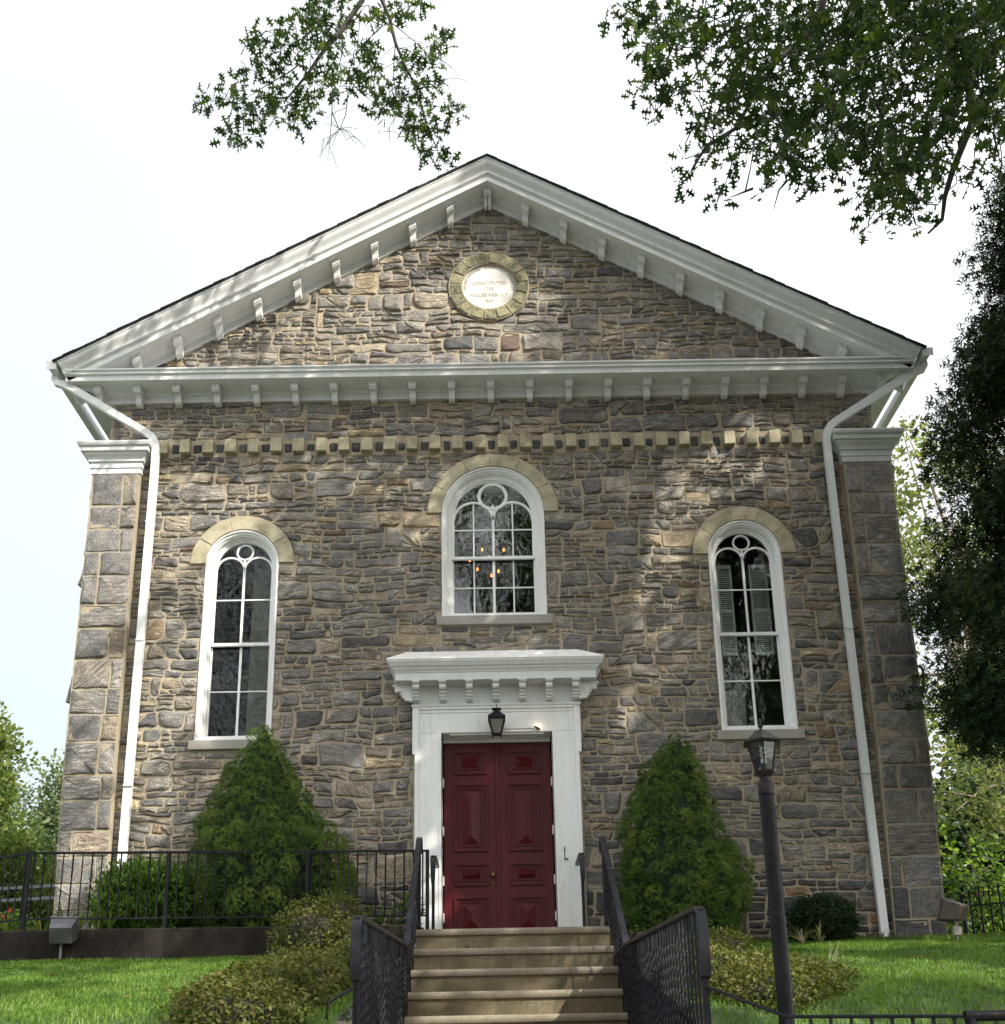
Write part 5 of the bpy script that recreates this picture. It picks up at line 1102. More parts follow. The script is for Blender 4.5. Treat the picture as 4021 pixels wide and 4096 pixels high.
def cloud(name, pos, nrm, dirs, size, T, mat, parent, tint=None):
    """one mesh of many leaves: pos Nx3, nrm leaf normals, dirs leaf directions, size N"""
    tv, tf = T; N = len(pos); k = len(tv)
    nrm = nrm/np.linalg.norm(nrm,axis=1,keepdims=True)
    d = dirs-(dirs*nrm).sum(1,keepdims=True)*nrm; d /= (np.linalg.norm(d,axis=1,keepdims=True)+1e-9)
    b = np.cross(nrm, d)
    V = pos[:,None,:]+size[:,None,None]*(tv[None,:,0:1]*d[:,None,:]+tv[None,:,1:2]*b[:,None,:]+tv[None,:,2:3]*nrm[:,None,:])
    fl = np.array([i for f in tf for i in f], np.int32); cnt = np.array([len(f) for f in tf], np.int32)
    st = np.concatenate([[0],np.cumsum(cnt)[:-1]]).astype(np.int32)
    loops = (fl[None,:]+(np.arange(N,dtype=np.int32)*k)[:,None]).ravel(); starts = (st[None,:]+(np.arange(N,dtype=np.int32)*len(fl))[:,None]).ravel()
    if tint is None: tint = rng.random(N)
    col = np.repeat(np.stack([tint,tint,tint,np.ones(N)],1), k, axis=0)
    return big_mesh(name, V.reshape(-1,3), loops, starts, mat, parent, col)
def rvec(n): 
    v = rng.normal(size=(n,3)); return v/np.linalg.norm(v,axis=1,keepdims=True)
def ball(n, shell=0.0):
    r = (shell+(1-shell)*rng.random((n,1)))**(1/3) if shell == 0 else shell+(1-shell)*rng.random((n,1))
    return rvec(n)*r
def clumps_to_leaves(cl, per, up=0.6, out=0.5, squash=1.0):
    """cl: array of (x,y,z,r); per: leaves for a clump as a function of r"""
    P=[];Nn=[];D=[]
    for x,y,z,r in cl:
        n = max(2,int(per(r))); q = ball(n); q[:,2] *= squash
        P.append(np.array([x,y,z])+q*r); Nn.append(rvec(n)+np.array([0,0,up])); D.append(q*out*2+rvec(n)*0.6)
    return np.concatenate(P), np.concatenate(Nn), np.concatenate(D)
def lobes(n, rfun, z0, z1, cfun, ysc=1.0, inset=0.85):
    """points spread over the skin of a solid of revolution"""
    out = []
    while len(out) < n:
        z = random.uniform(z0,z1); r = rfun(z)
        if random.random() > (r+0.08)/RM: continue
        a = random.uniform(0,2*PI); q = random.uniform(inset,1.0); out.append((cfun(z)+r*q*math.cos(a), r*q*math.sin(a)*ysc, z, a))
    return out
def lerp_tab(tab):
    zs = [t[0] for t in tab]; vs = [t[1] for t in tab]
    return lambda z: float(np.interp(z, zs, vs))

# twigs joining leaf clumps: a greedy tree from the drawn branches
def twig_net(mb, lines, cl, r0=0.007, r1=0.003):
    pts = []
    for L in lines:
        for a,b in zip(L[:-1],L[1:]):
            for t in (0,0.33,0.66): pts.append(Vector(a).lerp(Vector(b),t))
        pts.append(Vector(L[-1]))
    A = [tuple(p) for p in pts]; todo = [Vector(c[:3]) for c in cl]
    arr = np.array(A)
    best = []
    for p in todo:
        d = np.linalg.norm(arr-np.array(p),axis=1); i = int(d.argmin()); best.append([d[i], arr[i].copy()])
    left = set(range(len(todo)))
    while left:
        i = min(left, key=lambda q: best[q][0]); left.remove(i); p = todo[i]; s = Vector(best[i][1])
        if best[i][0] < 3.0:
            mid = (s+p)/2+Vector((random.uniform(-1,1),random.uniform(-1,1),random.uniform(-0.2,1)))*0.10*(p-s).length
            mb.tube([s,mid,p],[r0 if best[i][0] > .25 else (r0+r1)/2,(r0+r1)/2,r1],4)
        for q in left:
            d = (todo[q]-p).length
            if d < best[q][0]: best[q] = [d, np.array(p)]

# --- the big oak whose boughs hang in from the upper right and which shades the front
oak = thing('oak_tree', 'large oak whose dense dark boughs hang in from the upper right', 'tree', (9.0,-7.6,-1.6))
mb = MB(); mb.tube([(9.0,-7.6,-2.2),(9.0,-7.6,-1.2),(8.9,-7.5,3),(8.8,-7.4,7),(8.9,-7.2,11),(9.0,-7.0,15)],[0.62,0.5,0.42,0.36,0.26,0.12],14)
mb.build('trunk', M['bark'], oak, smooth=True)
lb = MB(); lb.tube([(8.85,-7.45,6.2),(7.2,-5.6,8.0),(5.9,-4.2,9.0),OAK_LINES[0][0]],[0.22,0.16,0.13,0.11],8)
lb.tube(OAK_LINES[0],[0.11,0.10,0.07,0.05,0.03,0.015],7)
for L in OAK_LINES[1:]:
    n = len(L); R0 = 0.042 if n >= 5 else 0.013
    lb.tube(L,[R0*(1-0.75*i/max(1,n-1)) for i in range(n)],5)
for e in ((OAK_LINES[1][0]),(OAK_LINES[3][0]),(OAK_LINES[4][0])): lb.tube([(8.85,-7.4,7.5),(6.6,-5.2,9.3),e],[0.12,0.08,0.03],6)
for e in ((11,-4,13),(6,-8,15),(10,-10,12),(4.5,-6.5,13.5),(8,-4,16),(11.5,-7,9.5)): lb.tube([(8.9,-7.3,8.5),((8.9+e[0])/2,(-7.3+e[1])/2,(8.5+e[2])/2+0.6),e],[0.16,0.10,0.03],7)
oc = [c for c in OAK_CLUMPS]
twig_net(lb, OAK_LINES, oc, 0.008, 0.003)
lb.build('limbs', M['twig'], oak)
extra = []
for (x,y,z,r) in oc:                                   # a second, deeper layer inside the dense part of the bough
    if x > 2.7 and z > 6.4:
        for k in range(2 if x > 3.3 and z > 7.2 else 1): extra.append((x+random.uniform(-.35,.45), y+random.uniform(-1.6,.3), z+random.uniform(-.05,.45), r*random.uniform(.7,1.1)))
def in_frame(p, m=0.02):
    d = Vector(p)-Vector((0.0077,-11.5,-1.2885)); w = d.dot(Fw)
    if w < 0.3: return False
    u = d.dot(Rt)/w*4329/4021; v = d.dot(Up)/w*4329/4021
    return abs(u) < 0.5+m and -0.5*4096/4021-m < v-0.23875 < 0.5*4096/4021+m
allc = oc+extra
P_,N_,D_ = clumps_to_leaves(allc, lambda r: 6+ (r/0.1)**2*7.0, up=0.5)
S_ = rng.uniform(0.085,0.155,len(P_))
cloud('crown', P_, N_, D_, S_, OAKLEAF, M['oak'], oak)
# the rest of the crown, out over the street to the right: unseen clumps placed to shape the dappled shade
SUNNY = [(-2.5,7.35,1.7,0.50),(-0.9,7.6,1.1,0.75),(-3.6,7.1,1.2,0.35),(-3.3,8.0,0.5,0.35),(-2.2,8.7,0.5,0.35),(-1.1,9.3,0.45,0.3),(0.15,7.9,0.5,0.38),(-2.3,5.55,0.8,0.22),(-3.6,5.35,0.35,0.5),(-2.95,4.95,0.45,0.25),
         (-3.32,3.2,0.16,0.75),(-3.35,4.3,0.14,0.3),(-2.42,4.25,0.22,0.3),(-0.55,3.95,0.13,0.35),(-0.5,5.5,0.18,0.2),(1.95,4.4,0.40,0.13),(1.6,4.1,0.25,0.10),(2.15,5.1,0.30,0.10),(1.3,3.75,0.35,0.14),(2.55,5.55,0.25,0.10),(1.1,7.15,0.55,0.13),
         (1.2,2.95,0.32,0.20),(-0.1,3.2,0.9,0.06),(-2.35,1.35,0.45,0.42),(-4.7,3.8,0.5,1.8),(-4.3,5.75,0.5,0.3),(-1.9,1.9,0.2,0.2),(-0.55,0.95,0.06,0.25),(0.80,2.42,0.10,0.25),(-3.9,2.3,0.4,0.25),(-1.0,5.3,0.4,0.12),(1.9,1.35,0.16,0.12),(-1.2,2.2,0.4,0.1),(3.5,6.1,0.3,0.1),(-4.2,0.9,0.5,0.5)]
sh = []; sv = SUN_DIR
def lit(x,z): return any(((x-a)/(rx+.32))**2+((z-b)/(rz+.32))**2 < random.uniform(0.75,1.1) for a,b,rx,rz in SUNNY)
xx = -6.2
while xx < 6.4:
    zz = -0.6
    while zz < 10.2:
        x = xx+random.uniform(-.2,.2); z = zz+random.uniform(-.2,.2)
        if not lit(x,z):
            for tr in range(5):
                t = random.uniform(10.5,16)+tr*1.5; p = Vector((x,-0.1,z))+sv*t
                if not in_frame(p,0.10): sh.append((p.x,p.y,p.z,random.uniform(.26,.40))); break
        zz += 0.40
    xx += 0.40
for z in np.arange(-1.3,0.7,0.16):                       # unseen clumps added to put the lamp post in shade
    for k in range(3):
        p = Vector((1.335+random.uniform(-.12,.12),-6.3,float(z)))+sv*random.uniform(10,15)
        if not in_frame(p,0.1): sh.append((p.x,p.y,p.z,random.uniform(.26,.36)))
yy = -7.0
while yy < -0.4:
    xx = -6.5
    while xx < 6.5:
        x = xx+random.uniform(-.2,.2); y = yy+random.uniform(-.2,.2)
        n_ = noise.noise(Vector((x*0.55,y*0.55,8.0)))
        if (n_ > 0.12 or (y > -2.0 and x < 0.9)) and not in_frame(Vector((x,y,gz(x,y)))+sv*13,0.1):
            p = Vector((x,y,gz(x,y)))+sv*random.uniform(11.5,15); 
            if not in_frame(p,0.1): sh.append((p.x,p.y,p.z,random.uniform(.26,.38)))
        xx += 0.45
    yy += 0.45
P_,N_,D_ = clumps_to_leaves(sh, lambda r: 46*(r/.33)**2, up=0.3)
cloud('crown', P_, N_, D_, rng.uniform(0.15,0.24,len(P_)), OVAL, M['oak'], oak)

# --- second oak behind the camera: one bough hangs in over the gable
oak2 = thing('oak_tree', 'oak bough with lobed leaves and bare twigs hanging over the gable, left of centre', 'tree', (-2.5,-15.5,-2.8))
mb = MB(); mb.tube([(-2.5,-15.5,-2.95),(-2.5,-15.5,-2),(-2.45,-15.3,3),(-2.3,-14.6,7),(-2.0,-12,10.5),(-1.6,-9,12.4)],[0.5,0.42,0.34,0.28,0.20,0.15],12); mb.build('trunk', M['bark'], oak2, smooth=True)
lb = MB(); lb.tube([(-1.6,-9,12.4),(-1.0,-6,12.6),(-0.5,-3.6,11.9),BRANCH_LINES[0][0]],[0.14,0.10,0.06,0.035],8); lb.tube([(-0.5,-3.6,11.9),BRANCH_LINES[1][0]],[0.05,0.028],6)
for i,L in enumerate(BRANCH_LINES):
    n = len(L); R0 = 0.034 if i == 0 else (0.027 if i == 1 else (0.012 if i < 4 else 0.0065))
    lb.tube(L,[R0*(1-0.8*k/max(1,n-1)) for k in range(n)],5)
twig_net(lb, BRANCH_LINES[:4], BRANCH_CLUMPS, 0.006, 0.0025)
for L in BRANCH_LINES[4:]:                                # bare side twigs
    for k in range(1,len(L)):
        for q in range(2):
            a = Vector(L[k-1]).lerp(Vector(L[k]),random.random()); d = Vector((random.uniform(-.25,.25),random.uniform(-.1,.1),random.uniform(-.25,.02))); lb.tube([a,a+d*0.5+Vector((0,0,.02)),a+d],[0.0035,0.003,0.0018],4)
lb.build('limbs', M['twig'], oak2)
P_,N_,D_ = clumps_to_leaves(BRANCH_CLUMPS, lambda r: 5+(r/0.1)**2*8.5, up=0.4)
cloud('crown', P_, N_, D_, rng.uniform(0.085,0.15,len(P_)), OAKLEAF, M['oak'], oak2)
up2 = [(random.uniform(-5,1.5),random.uniform(-17,-8),random.uniform(11,15),random.uniform(.4,.8)) for k in range(90)]
up2 = [c for c in up2 if not in_frame(c[:3],0.15)]
P_,N_,D_ = clumps_to_leaves(up2, lambda r: 40*(r/.5)**2, up=0.4); cloud('crown', P_, N_, D_, rng.uniform(0.16,0.26,len(P_)), OVAL, M['oak'], oak2)

# --- generic leafy tree
def leafy_tree(name, label, cat, base, trunk_h, trunk_r, crown, mat, leaf, per, bark, group=None, T=DIAM, gap=0.0, limbs=True, up=0.5):
    """crown: list of ellipsoids (cx,cy,cz,rx,ry,rz,n clumps, clump radius) in world coordinates"""
    t = thing(name, label, cat, base, group); cl = []
    for cx,cy,cz,rx,ry,rz,n,cr in crown:
        k = 0
        while k < n:
            q = ball(1)[0]
            if np.linalg.norm(q) < 0.45 and random.random() < 0.5: continue
            p = (cx+q[0]*rx, cy+q[1]*ry, cz+q[2]*rz)
            k += 1
            if gap and noise.noise(Vector(p)*0.9) < gap-0.5: continue
            cl.append((*p, cr*random.uniform(0.6,1.3)))
    mb = MB(); b = Vector(base); tp = Vector((crown[0][0],crown[0][1],b.z+trunk_h))
    mb.tube([b-Vector((0,0,.2)),b.lerp(tp,0.5)+Vector((trunk_r*.6,0,0)),tp],[trunk_r,trunk_r*.7,trunk_r*.25],8)
    if limbs:
        for c in cl[::7]:
            s = b.lerp(tp,random.uniform(0.35,0.95)); e = Vector(c[:3]); mb.tube([s,s.lerp(e,.5)+Vector((0,0,.1*(e-s).length)),e],[trunk_r*.3,trunk_r*.18,trunk_r*.06],5)
    mb.build('trunk', bark, t)
    P_,N_,D_ = clumps_to_leaves(cl, per, up=up); S_ = rng.uniform(leaf*.7,leaf*1.3,len(P_))
    cloud('crown', P_, N_, D_, S_, T, mat, t)
    return t
# trees across the street, seen only in the window glass
for i,(x,y,h,lab) in enumerate(((-7,-23,23,'street tree across the road, reflected in the left window'),(1.5,-26,27,'tall street tree across the road, reflected in the middle window'),(9.5,-23,23,'street tree across the road, reflected in the right window'))):
    leafy_tree('street_tree', lab, 'tree', (x,y,-2.9), h*.7, .4, [(x,y,h*.55-2,5.0,3.0,h*.46,150,0.9)], M['oak'], .40, lambda r: 40*(r/.9)**2, M['bark'], 'street trees across the road', OVAL, gap=0.40)

# --- background trees
leafy_tree('broadleaf_tree', 'sunlit yellow-green tree at the left edge of the frame', 'tree', (-14.3,14,-.3), 6.0, .2, [(-13.6,14,3.6,2.1,1.6,3.4,260,.5),(-13.0,14,6.0,1.3,1.3,1.7,110,.4)], M['lightleaf'], .14, lambda r: 150*(r/.5)**2, M['bark'], gap=.3)
leafy_tree('distant_tree', 'hazy green distant tree between the left corner and the sunlit tree', 'tree', (-19.5,33,-.4), 9, .3, [(-20.2,33,5.5,4.2,2.5,5.0,330,.8),(-18.0,33,9.0,1.6,1.2,3.2,150,.6)], M['haziertree'], .22, lambda r: 130*(r/.8)**2, M['bark'], gap=.3)
leafy_tree('distant_tree', 'low dark green distant tree behind the bright shrubs at left', 'tree', (-14.2,24,-.4), 4, .2, [(-14.9,24,2.8,2.8,2.0,3.6,170,.6)], M['darktree'], .18, lambda r: 130*(r/.6)**2, M['bark'])
leafy_tree('tall_shrub', 'bright yellow-green tall shrub behind the left railing', 'shrub', (-9.6,8,-.2), 1.6, .08, [(-9.9,8,1.3,1.5,1.1,1.7,230,.32)], M['lightleaf'], .095, lambda r: 130*(r/.32)**2, M['bark'], T=OVAL)
leafy_tree('tall_shrub', 'bright shrub touching the left corner of the church', 'shrub', (-7.7,6.2,-.2), 1.3, .06, [(-8.1,6.2,1.0,1.1,0.9,1.5,160,.28)], M['lightleaf'], .085, lambda r: 130*(r/.28)**2, M['bark'], T=OVAL)
leafy_tree('locust_tree', 'pale feathery tall tree behind the right corner of the church', 'tree', (13.0,17,-.3), 14, .25, [(13.6,17,11.5,3.6,2.0,5.6,230,.62),(12.6,17,16.0,1.2,1.2,1.3,22,.5)], M['paletree'], .20, lambda r: 42*(r/.6)**2, M['palebark'], gap=.42)
leafy_tree('locust_tree', 'sunlit feathery branches with pale limbs low behind the right corner', 'tree', (11.5,9.5,-.3), 5.5, .14, [(9.9,9.5,4.6,2.4,1.4,1.7,150,.42)], M['paletree'], .14, lambda r: 50*(r/.45)**2, M['palebark'], gap=.38)
leafy_tree('deciduous_tree', 'dark green woodland tree low behind the right corner', 'tree', (13.5,15,-.3), 5, .25, [(12.9,15,2.7,3.4,2.0,3.4,330,.6)], M['darktree'], .24, lambda r: 62*(r/.6)**2, M['bark'], T=OVAL)
leafy_tree('deciduous_tree', 'shaded woodland tree at the far right behind the iron fence', 'tree', (16.8,19,-.3), 6, .25, [(16.8,19,4.6,4.0,2.0,5.4,330,.7)], M['darktree'], .28, lambda r: 62*(r/.7)**2, M['bark'], T=OVAL)
leafy_tree('maple_sapling', 'bright green sapling leaves beside the right corner of the church', 'sapling', (6.1,2.2,-.15), 1.7, .03, [(6.0,2.2,.85,.55,.5,.95,46,.18),(6.9,2.6,.7,.6,.5,.8,40,.2)], M['sapling'], .085, lambda r: 26*(r/.18)**2, M['twig'], T=OVAL, up=1.0)

# --- dark arborvitae at the right edge
av = thing('arborvitae', 'tall dark arborvitae conifer at the right edge beside the church', 'conifer', (6.6,-1.55,-.25))
rr_ = lerp_tab([(0.9,0.35),(1.3,0.95),(1.7,1.75),(2.2,2.15),(2.7,2.40),(3.4,2.30),(4.2,1.95),(5.1,1.78),(5.8,1.42),(6.5,1.38),(7.2,1.05),(8.0,0.80),(8.7,0.45),(9.3,0.08)]); RM = 2.4
pts = []
for (x,y,z,a) in lobes(2500, rr_, 0.95, 9.25, lambda z: 6.6, 0.62, 0.45): 
    bl_ = noise.noise(Vector((math.cos(a)*1.6,math.sin(a)*1.6,z*1.25)))
    if bl_ < -0.24 and math.hypot(x-6.6,y/.62) > 0.62*rr_(z): continue
    j = 1.06+0.26*bl_;  pts.append((6.6+(x-6.6)*j, -1.55+y*j, z, random.uniform(.13,.27)))
P_,N_,D_ = clumps_to_leaves(pts, lambda r: 70*(r/.2)**2, up=0.2, squash=1.4)
D_ = D_*0.7+np.array([0,0,-0.75]); cloud('crown', P_, N_, D_, rng.uniform(0.085,0.155,len(P_)), SPRAY, M['cedar'], av)
mb = MB(); mb.loft([[(6.6+.46*rr_(z)*math.cos(2*PI*i/14)*(1+.2*noise.noise(Vector((i,z,0)))),-1.55+.38*rr_(z)*math.sin(2*PI*i/14),z) for i in range(14)] for z in [1.1+.4*k for k in range(20)]]); mb.build('inner_core', M['cedar'], av)  # solid core added to stop daylight showing through the sprays
mb = MB(); mb.tube([(6.6,-1.55,-.5),(6.6,-1.55,3),(6.62,-1.55,8.8)],[.2,.14,.03],10)
for (x,y,z,r) in pts[::9]: mb.tube([(6.6,-1.55,max(.6,z-.5)),((6.6+x)/2,(-1.55+y)/2,z-.1),(x,y,z)],[.025,.015,.006],4)
mb.build('trunk', M['bark'], av)

# --- dwarf spruces either side of the door
def spruce(label, base, rt, ct, y0, ysc, n, seed):
    global RM
    random.seed(seed); rf = lerp_tab(rt); cf = lerp_tab(ct); z0, z1 = rt[0][0], rt[-1][0]; RM = max(r for _,r in rt)
    t = thing('dwarf_spruce', label, 'spruce', base, 'dwarf spruces beside the door'); cl = []
    tries = 0
    while len(cl) < n and tries < 12000:
        tries += 1
        (x,y,z,a), = lobes(1, rf, z0, z1, cf, ysc, 0.90)
        j = 0.95+0.17*noise.noise(Vector((x*3.4,y*3.4,z*4.2))); p = (cf(z)+(x-cf(z))*j, y0+y*j, z); r = random.uniform(.06,.125)
        if z > z1-0.35: r *= 0.75
        if all((p[0]-q[0])**2+(p[1]-q[1])**2+(p[2]-q[2])**2 > (0.70*(r+q[3]))**2 for q in cl): cl.append((*p, r))
    P=[];N=[];D=[];TI=[]
    for (x,y,z,r) in cl:
        o = np.array([(x-cf(z))/max(.1,rf(z)),(y-y0)/max(.1,rf(z)),0.55]); o /= np.linalg.norm(o)
        k = int(120*(r/.085)**2); q = rvec(k)+o*0.55; q /= np.linalg.norm(q,axis=1,keepdims=True)
        P.append(np.array([x,y,z])+q*r*rng.uniform(.75,1.05,(k,1))); N.append(q+rvec(k)*.25); D.append(rvec(k)); TI.append(np.clip(np.full(k,random.random()*0.5)+rng.random(k)*.5,0,1))
    P=np.concatenate(P); cloud('foliage', P, np.concatenate(N), np.concatenate(D), rng.uniform(.018,.030,len(P)), TUFT, M['spruce'], t, np.concatenate(TI))
    mb = MB(); nn = 20; zs = [z0+(z1-z0)*i/12 for i in range(13)]
    mb.loft([[(cf(z)+rf(z)*.80*math.cos(2*PI*i/nn), y0+rf(z)*.80*ysc*math.sin(2*PI*i/nn), z-.02) for i in range(nn)] for z in zs]); mb.build('inner_core', M['cedar'], t)  # solid core added, coloured dark for the shaded gaps between lobes
    mb = MB(); mb.tube([(cf(z0),y0,-.1),(cf(z0),y0,z0+.3)],.05,8); mb.build('trunk', M['bark'], t)
spruce('broad bright green cone shaped spruce below the left window', (-2.3,-.62,.02), [(0.03,.50),(0.12,.66),(0.3,.78),(0.62,.84),(0.9,.76),(1.22,.61),(1.5,.46),(1.78,.31),(2.0,.18),(2.16,.07),(2.22,.02)], [(0,-2.30),(.6,-2.28),(.9,-2.33),(1.22,-2.43),(1.8,-2.48),(2.2,-2.44)], -.62, .66, 560, 21)
spruce('darker narrow cone shaped spruce between the door and the right window', (1.84,-.72,-.1), [(-0.06,.42),(.04,.53),(.2,.62),(.4,.635),(.62,.62),(.9,.53),(1.15,.44),(1.45,.35),(1.7,.25),(1.86,.14),(1.96,.06),(2.01,.02)], [(-.1,1.86),(.6,1.85),(1.15,1.76),(1.7,1.81),(2,1.89)], -.72, .75, 430, 22)
random.seed(77)

# --- shrubs
def shrub(name, label, cat, blobs, mat, leaf, n, T=OVAL, upright=0.0, group=None, core=True, twig=None, up=0.7):
    """blobs: ellipsoids (cx,cy,cz,rx,ry,rz)"""
    t = thing(name, label, cat, (blobs[0][0],blobs[0][1],blobs[0][2]-blobs[0][5]), group); P=[];N=[];D=[];TI=[]
    tot = sum(b[3]*b[5] for b in blobs)
    for (cx,cy,cz,rx,ry,rz) in blobs:
        k = int(n*(rx*rz)/tot); q = ball(k); L = np.linalg.norm(q,axis=1,keepdims=True); q = q/L*(0.62+0.38*rng.random((k,1)))*(L>0)
        nz_ = np.array([1+0.20*noise.noise(Vector((cx*3+a*3.2,cy*3+b*3.2,c*3.4)))+0.13*noise.noise(Vector((cx*3+a*8,cy*3+b*8,c*8))) for a,b,c in q])[:,None]
        p = q*nz_*np.array([rx,ry,rz])+np.array([cx,cy,cz])
        if upright: p[:,2] += np.abs(rng.normal(0,upright,k))*(q[:,2]>.2)
        P.append(p); N.append(rvec(k)+np.array([0,0,up if not upright else 0.1])+q*.5); D.append(rvec(k)*(0.5 if upright else 1)+q+np.array([0,0,1.4 if upright else .3])); TI.append(np.clip(rng.random(k)*.75+.25*(q[:,2]+1)/2,0,1))
    P=np.concatenate(P); cloud('leaves', P, np.concatenate(N), np.concatenate(D), rng.uniform(leaf*.7,leaf*1.3,len(P)), T, mat, t, np.concatenate(TI))
    mb = MB()
    for (cx,cy,cz,rx,ry,rz) in blobs:
        for k in range(14 if core else 9):
            q = ball(1,.8)[0]; e = Vector((cx+q[0]*rx*.98,cy+q[1]*ry*.98,cz+abs(q[2])*rz*1.05)); mb.tube([(cx+q[0]*.1*rx,cy+q[1]*.1*ry,cz-rz),(cx+q[0]*.6*rx,cy+q[1]*.6*ry,cz),e],[.008,.005,.002],4)
        if core:
            nn=14; rings=[]
            for i in range(1,8):
                a = -PI/2+PI*i/8; rings.append([(cx+rx*.62*math.cos(a)*math.cos(2*PI*j/nn),cy+ry*.62*math.cos(a)*math.sin(2*PI*j/nn),cz+rz*.62*math.sin(a)) for j in range(nn)])
            mb.loft(rings)
    mb.build('branches', twig or M['soil'], t); return t
shrub('boxwood_bush', 'upright bright green boxwood behind the railing at the left corner', 'bush', [(-3.56,-.62,.38,.54,.42,.40)], M['boxwood'], .040, 20000, upright=.05)
shrub('round_bush', 'round dark green clipped bush below the right window', 'bush', [(3.24,-.62,.10,.37,.33,.27)], M['darkbox'], .026, 11000)
shrub('azalea_bush', 'olive green azalea beside the upper end of the left stair railing', 'bush', [(-1.62,-2.15,-.17,.36,.36,.36),(-1.45,-1.75,.05,.24,.24,.26),(-1.22,-2.3,-.3,.30,.3,.28)], M['azalea'], .030, 8600, core=True, twig=M['twig'])
shrub('azalea_bush', 'low spreading olive azalea in the lower left foreground', 'bush', [(-1.40,-3.5,-.60,.45,.45,.20),(-1.62,-4.0,-.72,.30,.42,.18),(-1.08,-3.1,-.50,.28,.35,.22),(-1.35,-4.5,-.80,.50,.45,.22),(-1.36,-5.2,-.90,.42,.45,.23),(-1.20,-4.7,-.80,.28,.5,.24),(-1.36,-5.75,-1.04,.38,.42,.25),(-1.55,-5.2,-.92,.30,.42,.19)], M['azalea'], .030, 40000, twig=M['twig'])
shrub('azalea_bush', 'small olive azalea behind the end of the right stair railing', 'bush', [(1.86,-2.35,-.38,.28,.26,.22),(1.5,-2.6,-.45,.28,.26,.22)], M['azalea'], .027, 6000, twig=M['twig'])
shrub('azalea_bush', 'low olive and rusty azalea around the foot of the lamp post', 'bush', [(1.75,-4.1,-.72,.45,.45,.18),(1.42,-3.4,-.58,.34,.4,.22),(1.98,-4.4,-.77,.30,.3,.15),(1.6,-5.0,-.86,.45,.40,.19),(1.35,-4.2,-.70,.30,.5,.20),(1.52,-5.3,-.94,.32,.40,.20)], M['azalea'], .029, 28000, twig=M['twig'])
mb = MB()
for k in range(9):
    a = random.uniform(-.5,.5); x, y = 2.22+random.uniform(-.06,.06), -4.0; mb.tube([(x,y,-.85),(x+a*.15,y,-.66),(x+a*.32,y-.02,-.50+random.uniform(-.06,.04))],[.004,.003,.0015],4)
tag(mb.build('bare_twigs', M['palebark']), 'reddish bare twigs standing in the grass right of the lamp post', 'twigs')
# leafy weeds by the steps, daylilies, dry tuft, roses
def straps(name, label, cat, spots, n, L, w, mat, lean=0.8):
    t = thing(name, label, cat, spots[0]); mb_v=[]; loops=[]; starts=[]; ti=[]
    for (x,y,z) in spots:
        for k in range(n):
            a = random.uniform(0,2*PI); l = L*random.uniform(.6,1.15); le = lean*random.uniform(.3,1.1); o=len(mb_v); tt=random.random()
            for i in range(6):
                s = i/5; r = l*le*s**1.6; h = l*(s-0.55*le*s*s*s); ww = w*(1-s**2)*.5+.001
                mb_v += [(x+math.cos(a)*r-math.sin(a)*ww,y+math.sin(a)*r+math.cos(a)*ww,z+h),(x+math.cos(a)*r+math.sin(a)*ww,y+math.sin(a)*r-math.cos(a)*ww,z+h)]; ti += [(tt,tt,tt,1)]*2
            for i in range(5): starts.append(len(loops)); loops += [o+2*i,o+2*i+1,o+2*i+3,o+2*i+2]
    big_mesh('leaves', mb_v, loops, starts, mat, t, ti); return t
straps('daylilies', 'arching yellow-green daylily leaves along the concrete wall at the left corner', 'plant', [(-4.25+.17*k,-1.0+random.uniform(-.1,.15),.03) for k in range(6)]+[(-4.9,-.7,.03),(-4.6,-.6,.03)], 16, .36, .022, M['strap'])
straps('grass_tuft', 'pale dry leaf tuft beside the round bush', 'plant', [(2.92,-.95,-.2),(3.08,-1.0,-.2)], 16, .30, .012, M['dryleaf'], 1.0)
straps('grass_tuft', 'unmown grass tuft around the foot of the brown floodlight', 'plant', [(4.15+.07*k,-1.3+.05*random.random(),-.26) for k in range(-2,4)], 22, .15, .007, M['blade'], .6)
straps('grass_tuft', 'thin pale grass at the foot of the right downspout', 'plant', [(3.75+.08*k,-.35,-.1) for k in range(7)], 12, .15, .006, M['dryleaf'], .8)
shrub('leafy_plant', 'broad bright green leaves behind the railing left of the door', 'plant', [(-1.12,-.55,.16,.32,.2,.22),(-.92,-.5,.28,.1,.1,.25)], M['sapling'], .10, 170, core=False, twig=M['twig'], up=1.0)
shrub('leafy_plant', 'small green weeds between the right railing and the dark spruce', 'plant', [(1.25,-.55,.06,.16,.12,.12),(1.38,-1.0,-.05,.14,.12,.10)], M['sapling'], .045, 260, core=False, twig=M['twig'], up=1.0)
ro = shrub('rose_bush', 'low bush with red and pink roses behind the railing at far left', 'rose bush', [(-5.05,-.35,.2,.28,.25,.18)], M['boxwood'], .045, 700, core=False, twig=M['twig'])
for k in range(11):
    q = ball(1,.8)[0]; p = (-5.05+q[0]*.27,-.42-abs(q[1])*.2,.26+q[2]*.18); n=12
    P_ = np.array([p]*n)+rvec(n)*.012; cloud('blossom', P_, rvec(n), rvec(n), rng.uniform(.022,.036,n), OVAL, M['rose'], ro)

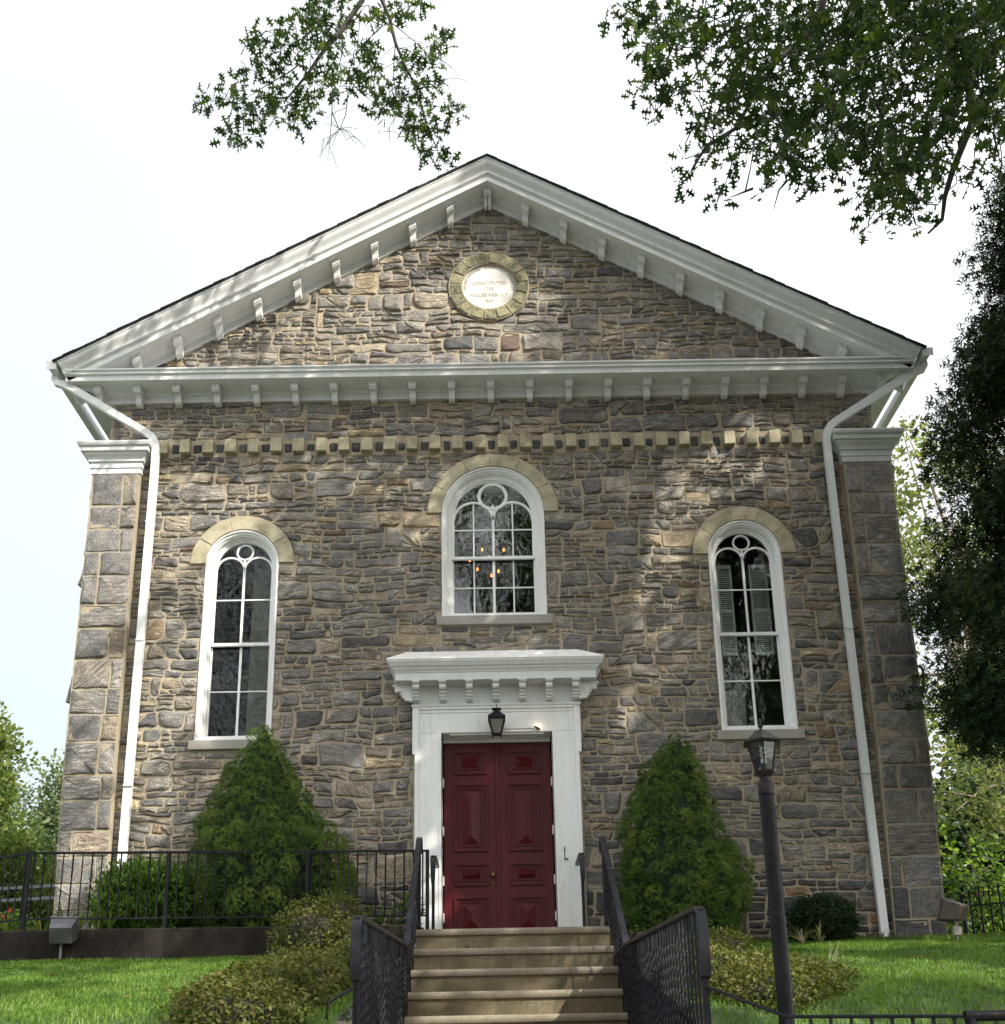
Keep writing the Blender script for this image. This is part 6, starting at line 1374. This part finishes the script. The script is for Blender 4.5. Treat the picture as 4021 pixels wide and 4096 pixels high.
# --- lawn grass
def grass(n):
    X = rng.uniform(-6.3,6.5,n); Y = -1.2-4.9*rng.random(n)**0.9
    Y = np.where((X>1.1)&(rng.random(n)<.35), rng.uniform(-1.6,0.0,n), Y)
    keep = ((X<-.88)&(Y<-1.35)|(X>1.12))&(np.abs(X)<.50*(Y+11.5)+.35)
    X,Y = X[keep],Y[keep]; Z = np.array([gz(a,b) for a,b in zip(X,Y)]); n=len(X)
    nz_ = np.array([noise.noise(Vector((a*1.6,b*1.6,2.0))) for a,b in zip(X,Y)])
    H = rng.uniform(.020,.048,n)*(1+.6*nz_); wdt = rng.uniform(.0022,.0042,n); a = rng.uniform(0,2*PI,n); le = rng.uniform(.15,.9,n); b = a+rng.normal(0,.7,n)
    ux,uy = np.cos(a)*wdt,np.sin(a)*wdt; lx,ly = -np.sin(b)*le*H,np.cos(b)*le*H
    V = np.stack([np.stack([X-ux,Y-uy,Z-.006],1),np.stack([X+ux,Y+uy,Z-.006],1),np.stack([X+ux*.7+lx*.35,Y+uy*.7+ly*.35,Z+H*.6],1),np.stack([X-ux*.7+lx*.35,Y-uy*.7+ly*.35,Z+H*.6],1),np.stack([X+lx,Y+ly,Z+H*(1-.3*le)],1)],1)
    base = (np.arange(n)*5)[:,None]; loops = (base+np.array([0,1,2,3,3,2,4])[None,:]).ravel(); starts = ((np.arange(n)*7)[:,None]+np.array([0,4])[None,:]).ravel()
    n2_ = np.array([noise.noise(Vector((a*5.5,b*5.5,7.0))) for a,b in zip(X,Y)])
    t = np.clip(rng.random(n)*.7+.3*nz_+.35*n2_+.15,0,1); col = np.repeat(np.stack([t,t,t,np.ones(n)],1),5,axis=0)
    o = big_mesh('lawn_grass', V.reshape(-1,3), loops, starts, M['blade'], None, col); tag(o, 'short mown green grass on the sloping lawn', 'grass', kind='stuff')
grass(230000)

# --- a few fallen oak leaves on the grass and steps
n = 260; X = rng.uniform(-5,5.5,n); Y = rng.uniform(-5.6,-0.4,n); k = ((X<-.9)&(Y<-1.5))|(X>1.15); X, Y = X[k], Y[k]
Z = np.array([gz(a,b) for a,b in zip(X,Y)])+.035
sx = rng.uniform(SX0+.08,SX1-.08,26); si = rng.integers(1,6,26); sy = -1.30-TRD*si+TRD-.02-rng.random(26)**2*.16; sz = -RIS*si+.012
P_ = np.concatenate([np.stack([X,Y,Z],1),np.stack([sx,sy,sz],1)]); n = len(P_)
tag(cloud('fallen_leaves', P_, rvec(n)*.35+np.array([0,0,1.0]), rvec(n), rng.uniform(.035,.075,n), OAKLEAF, m_leaf('fallen_leaf',[(0.07,0.035,0.012),(0.14,0.08,0.025),(0.22,0.15,0.05)],6,0.2,0.7), None), 'brown fallen oak leaves scattered on the lawn and steps', 'leaves', kind='stuff')
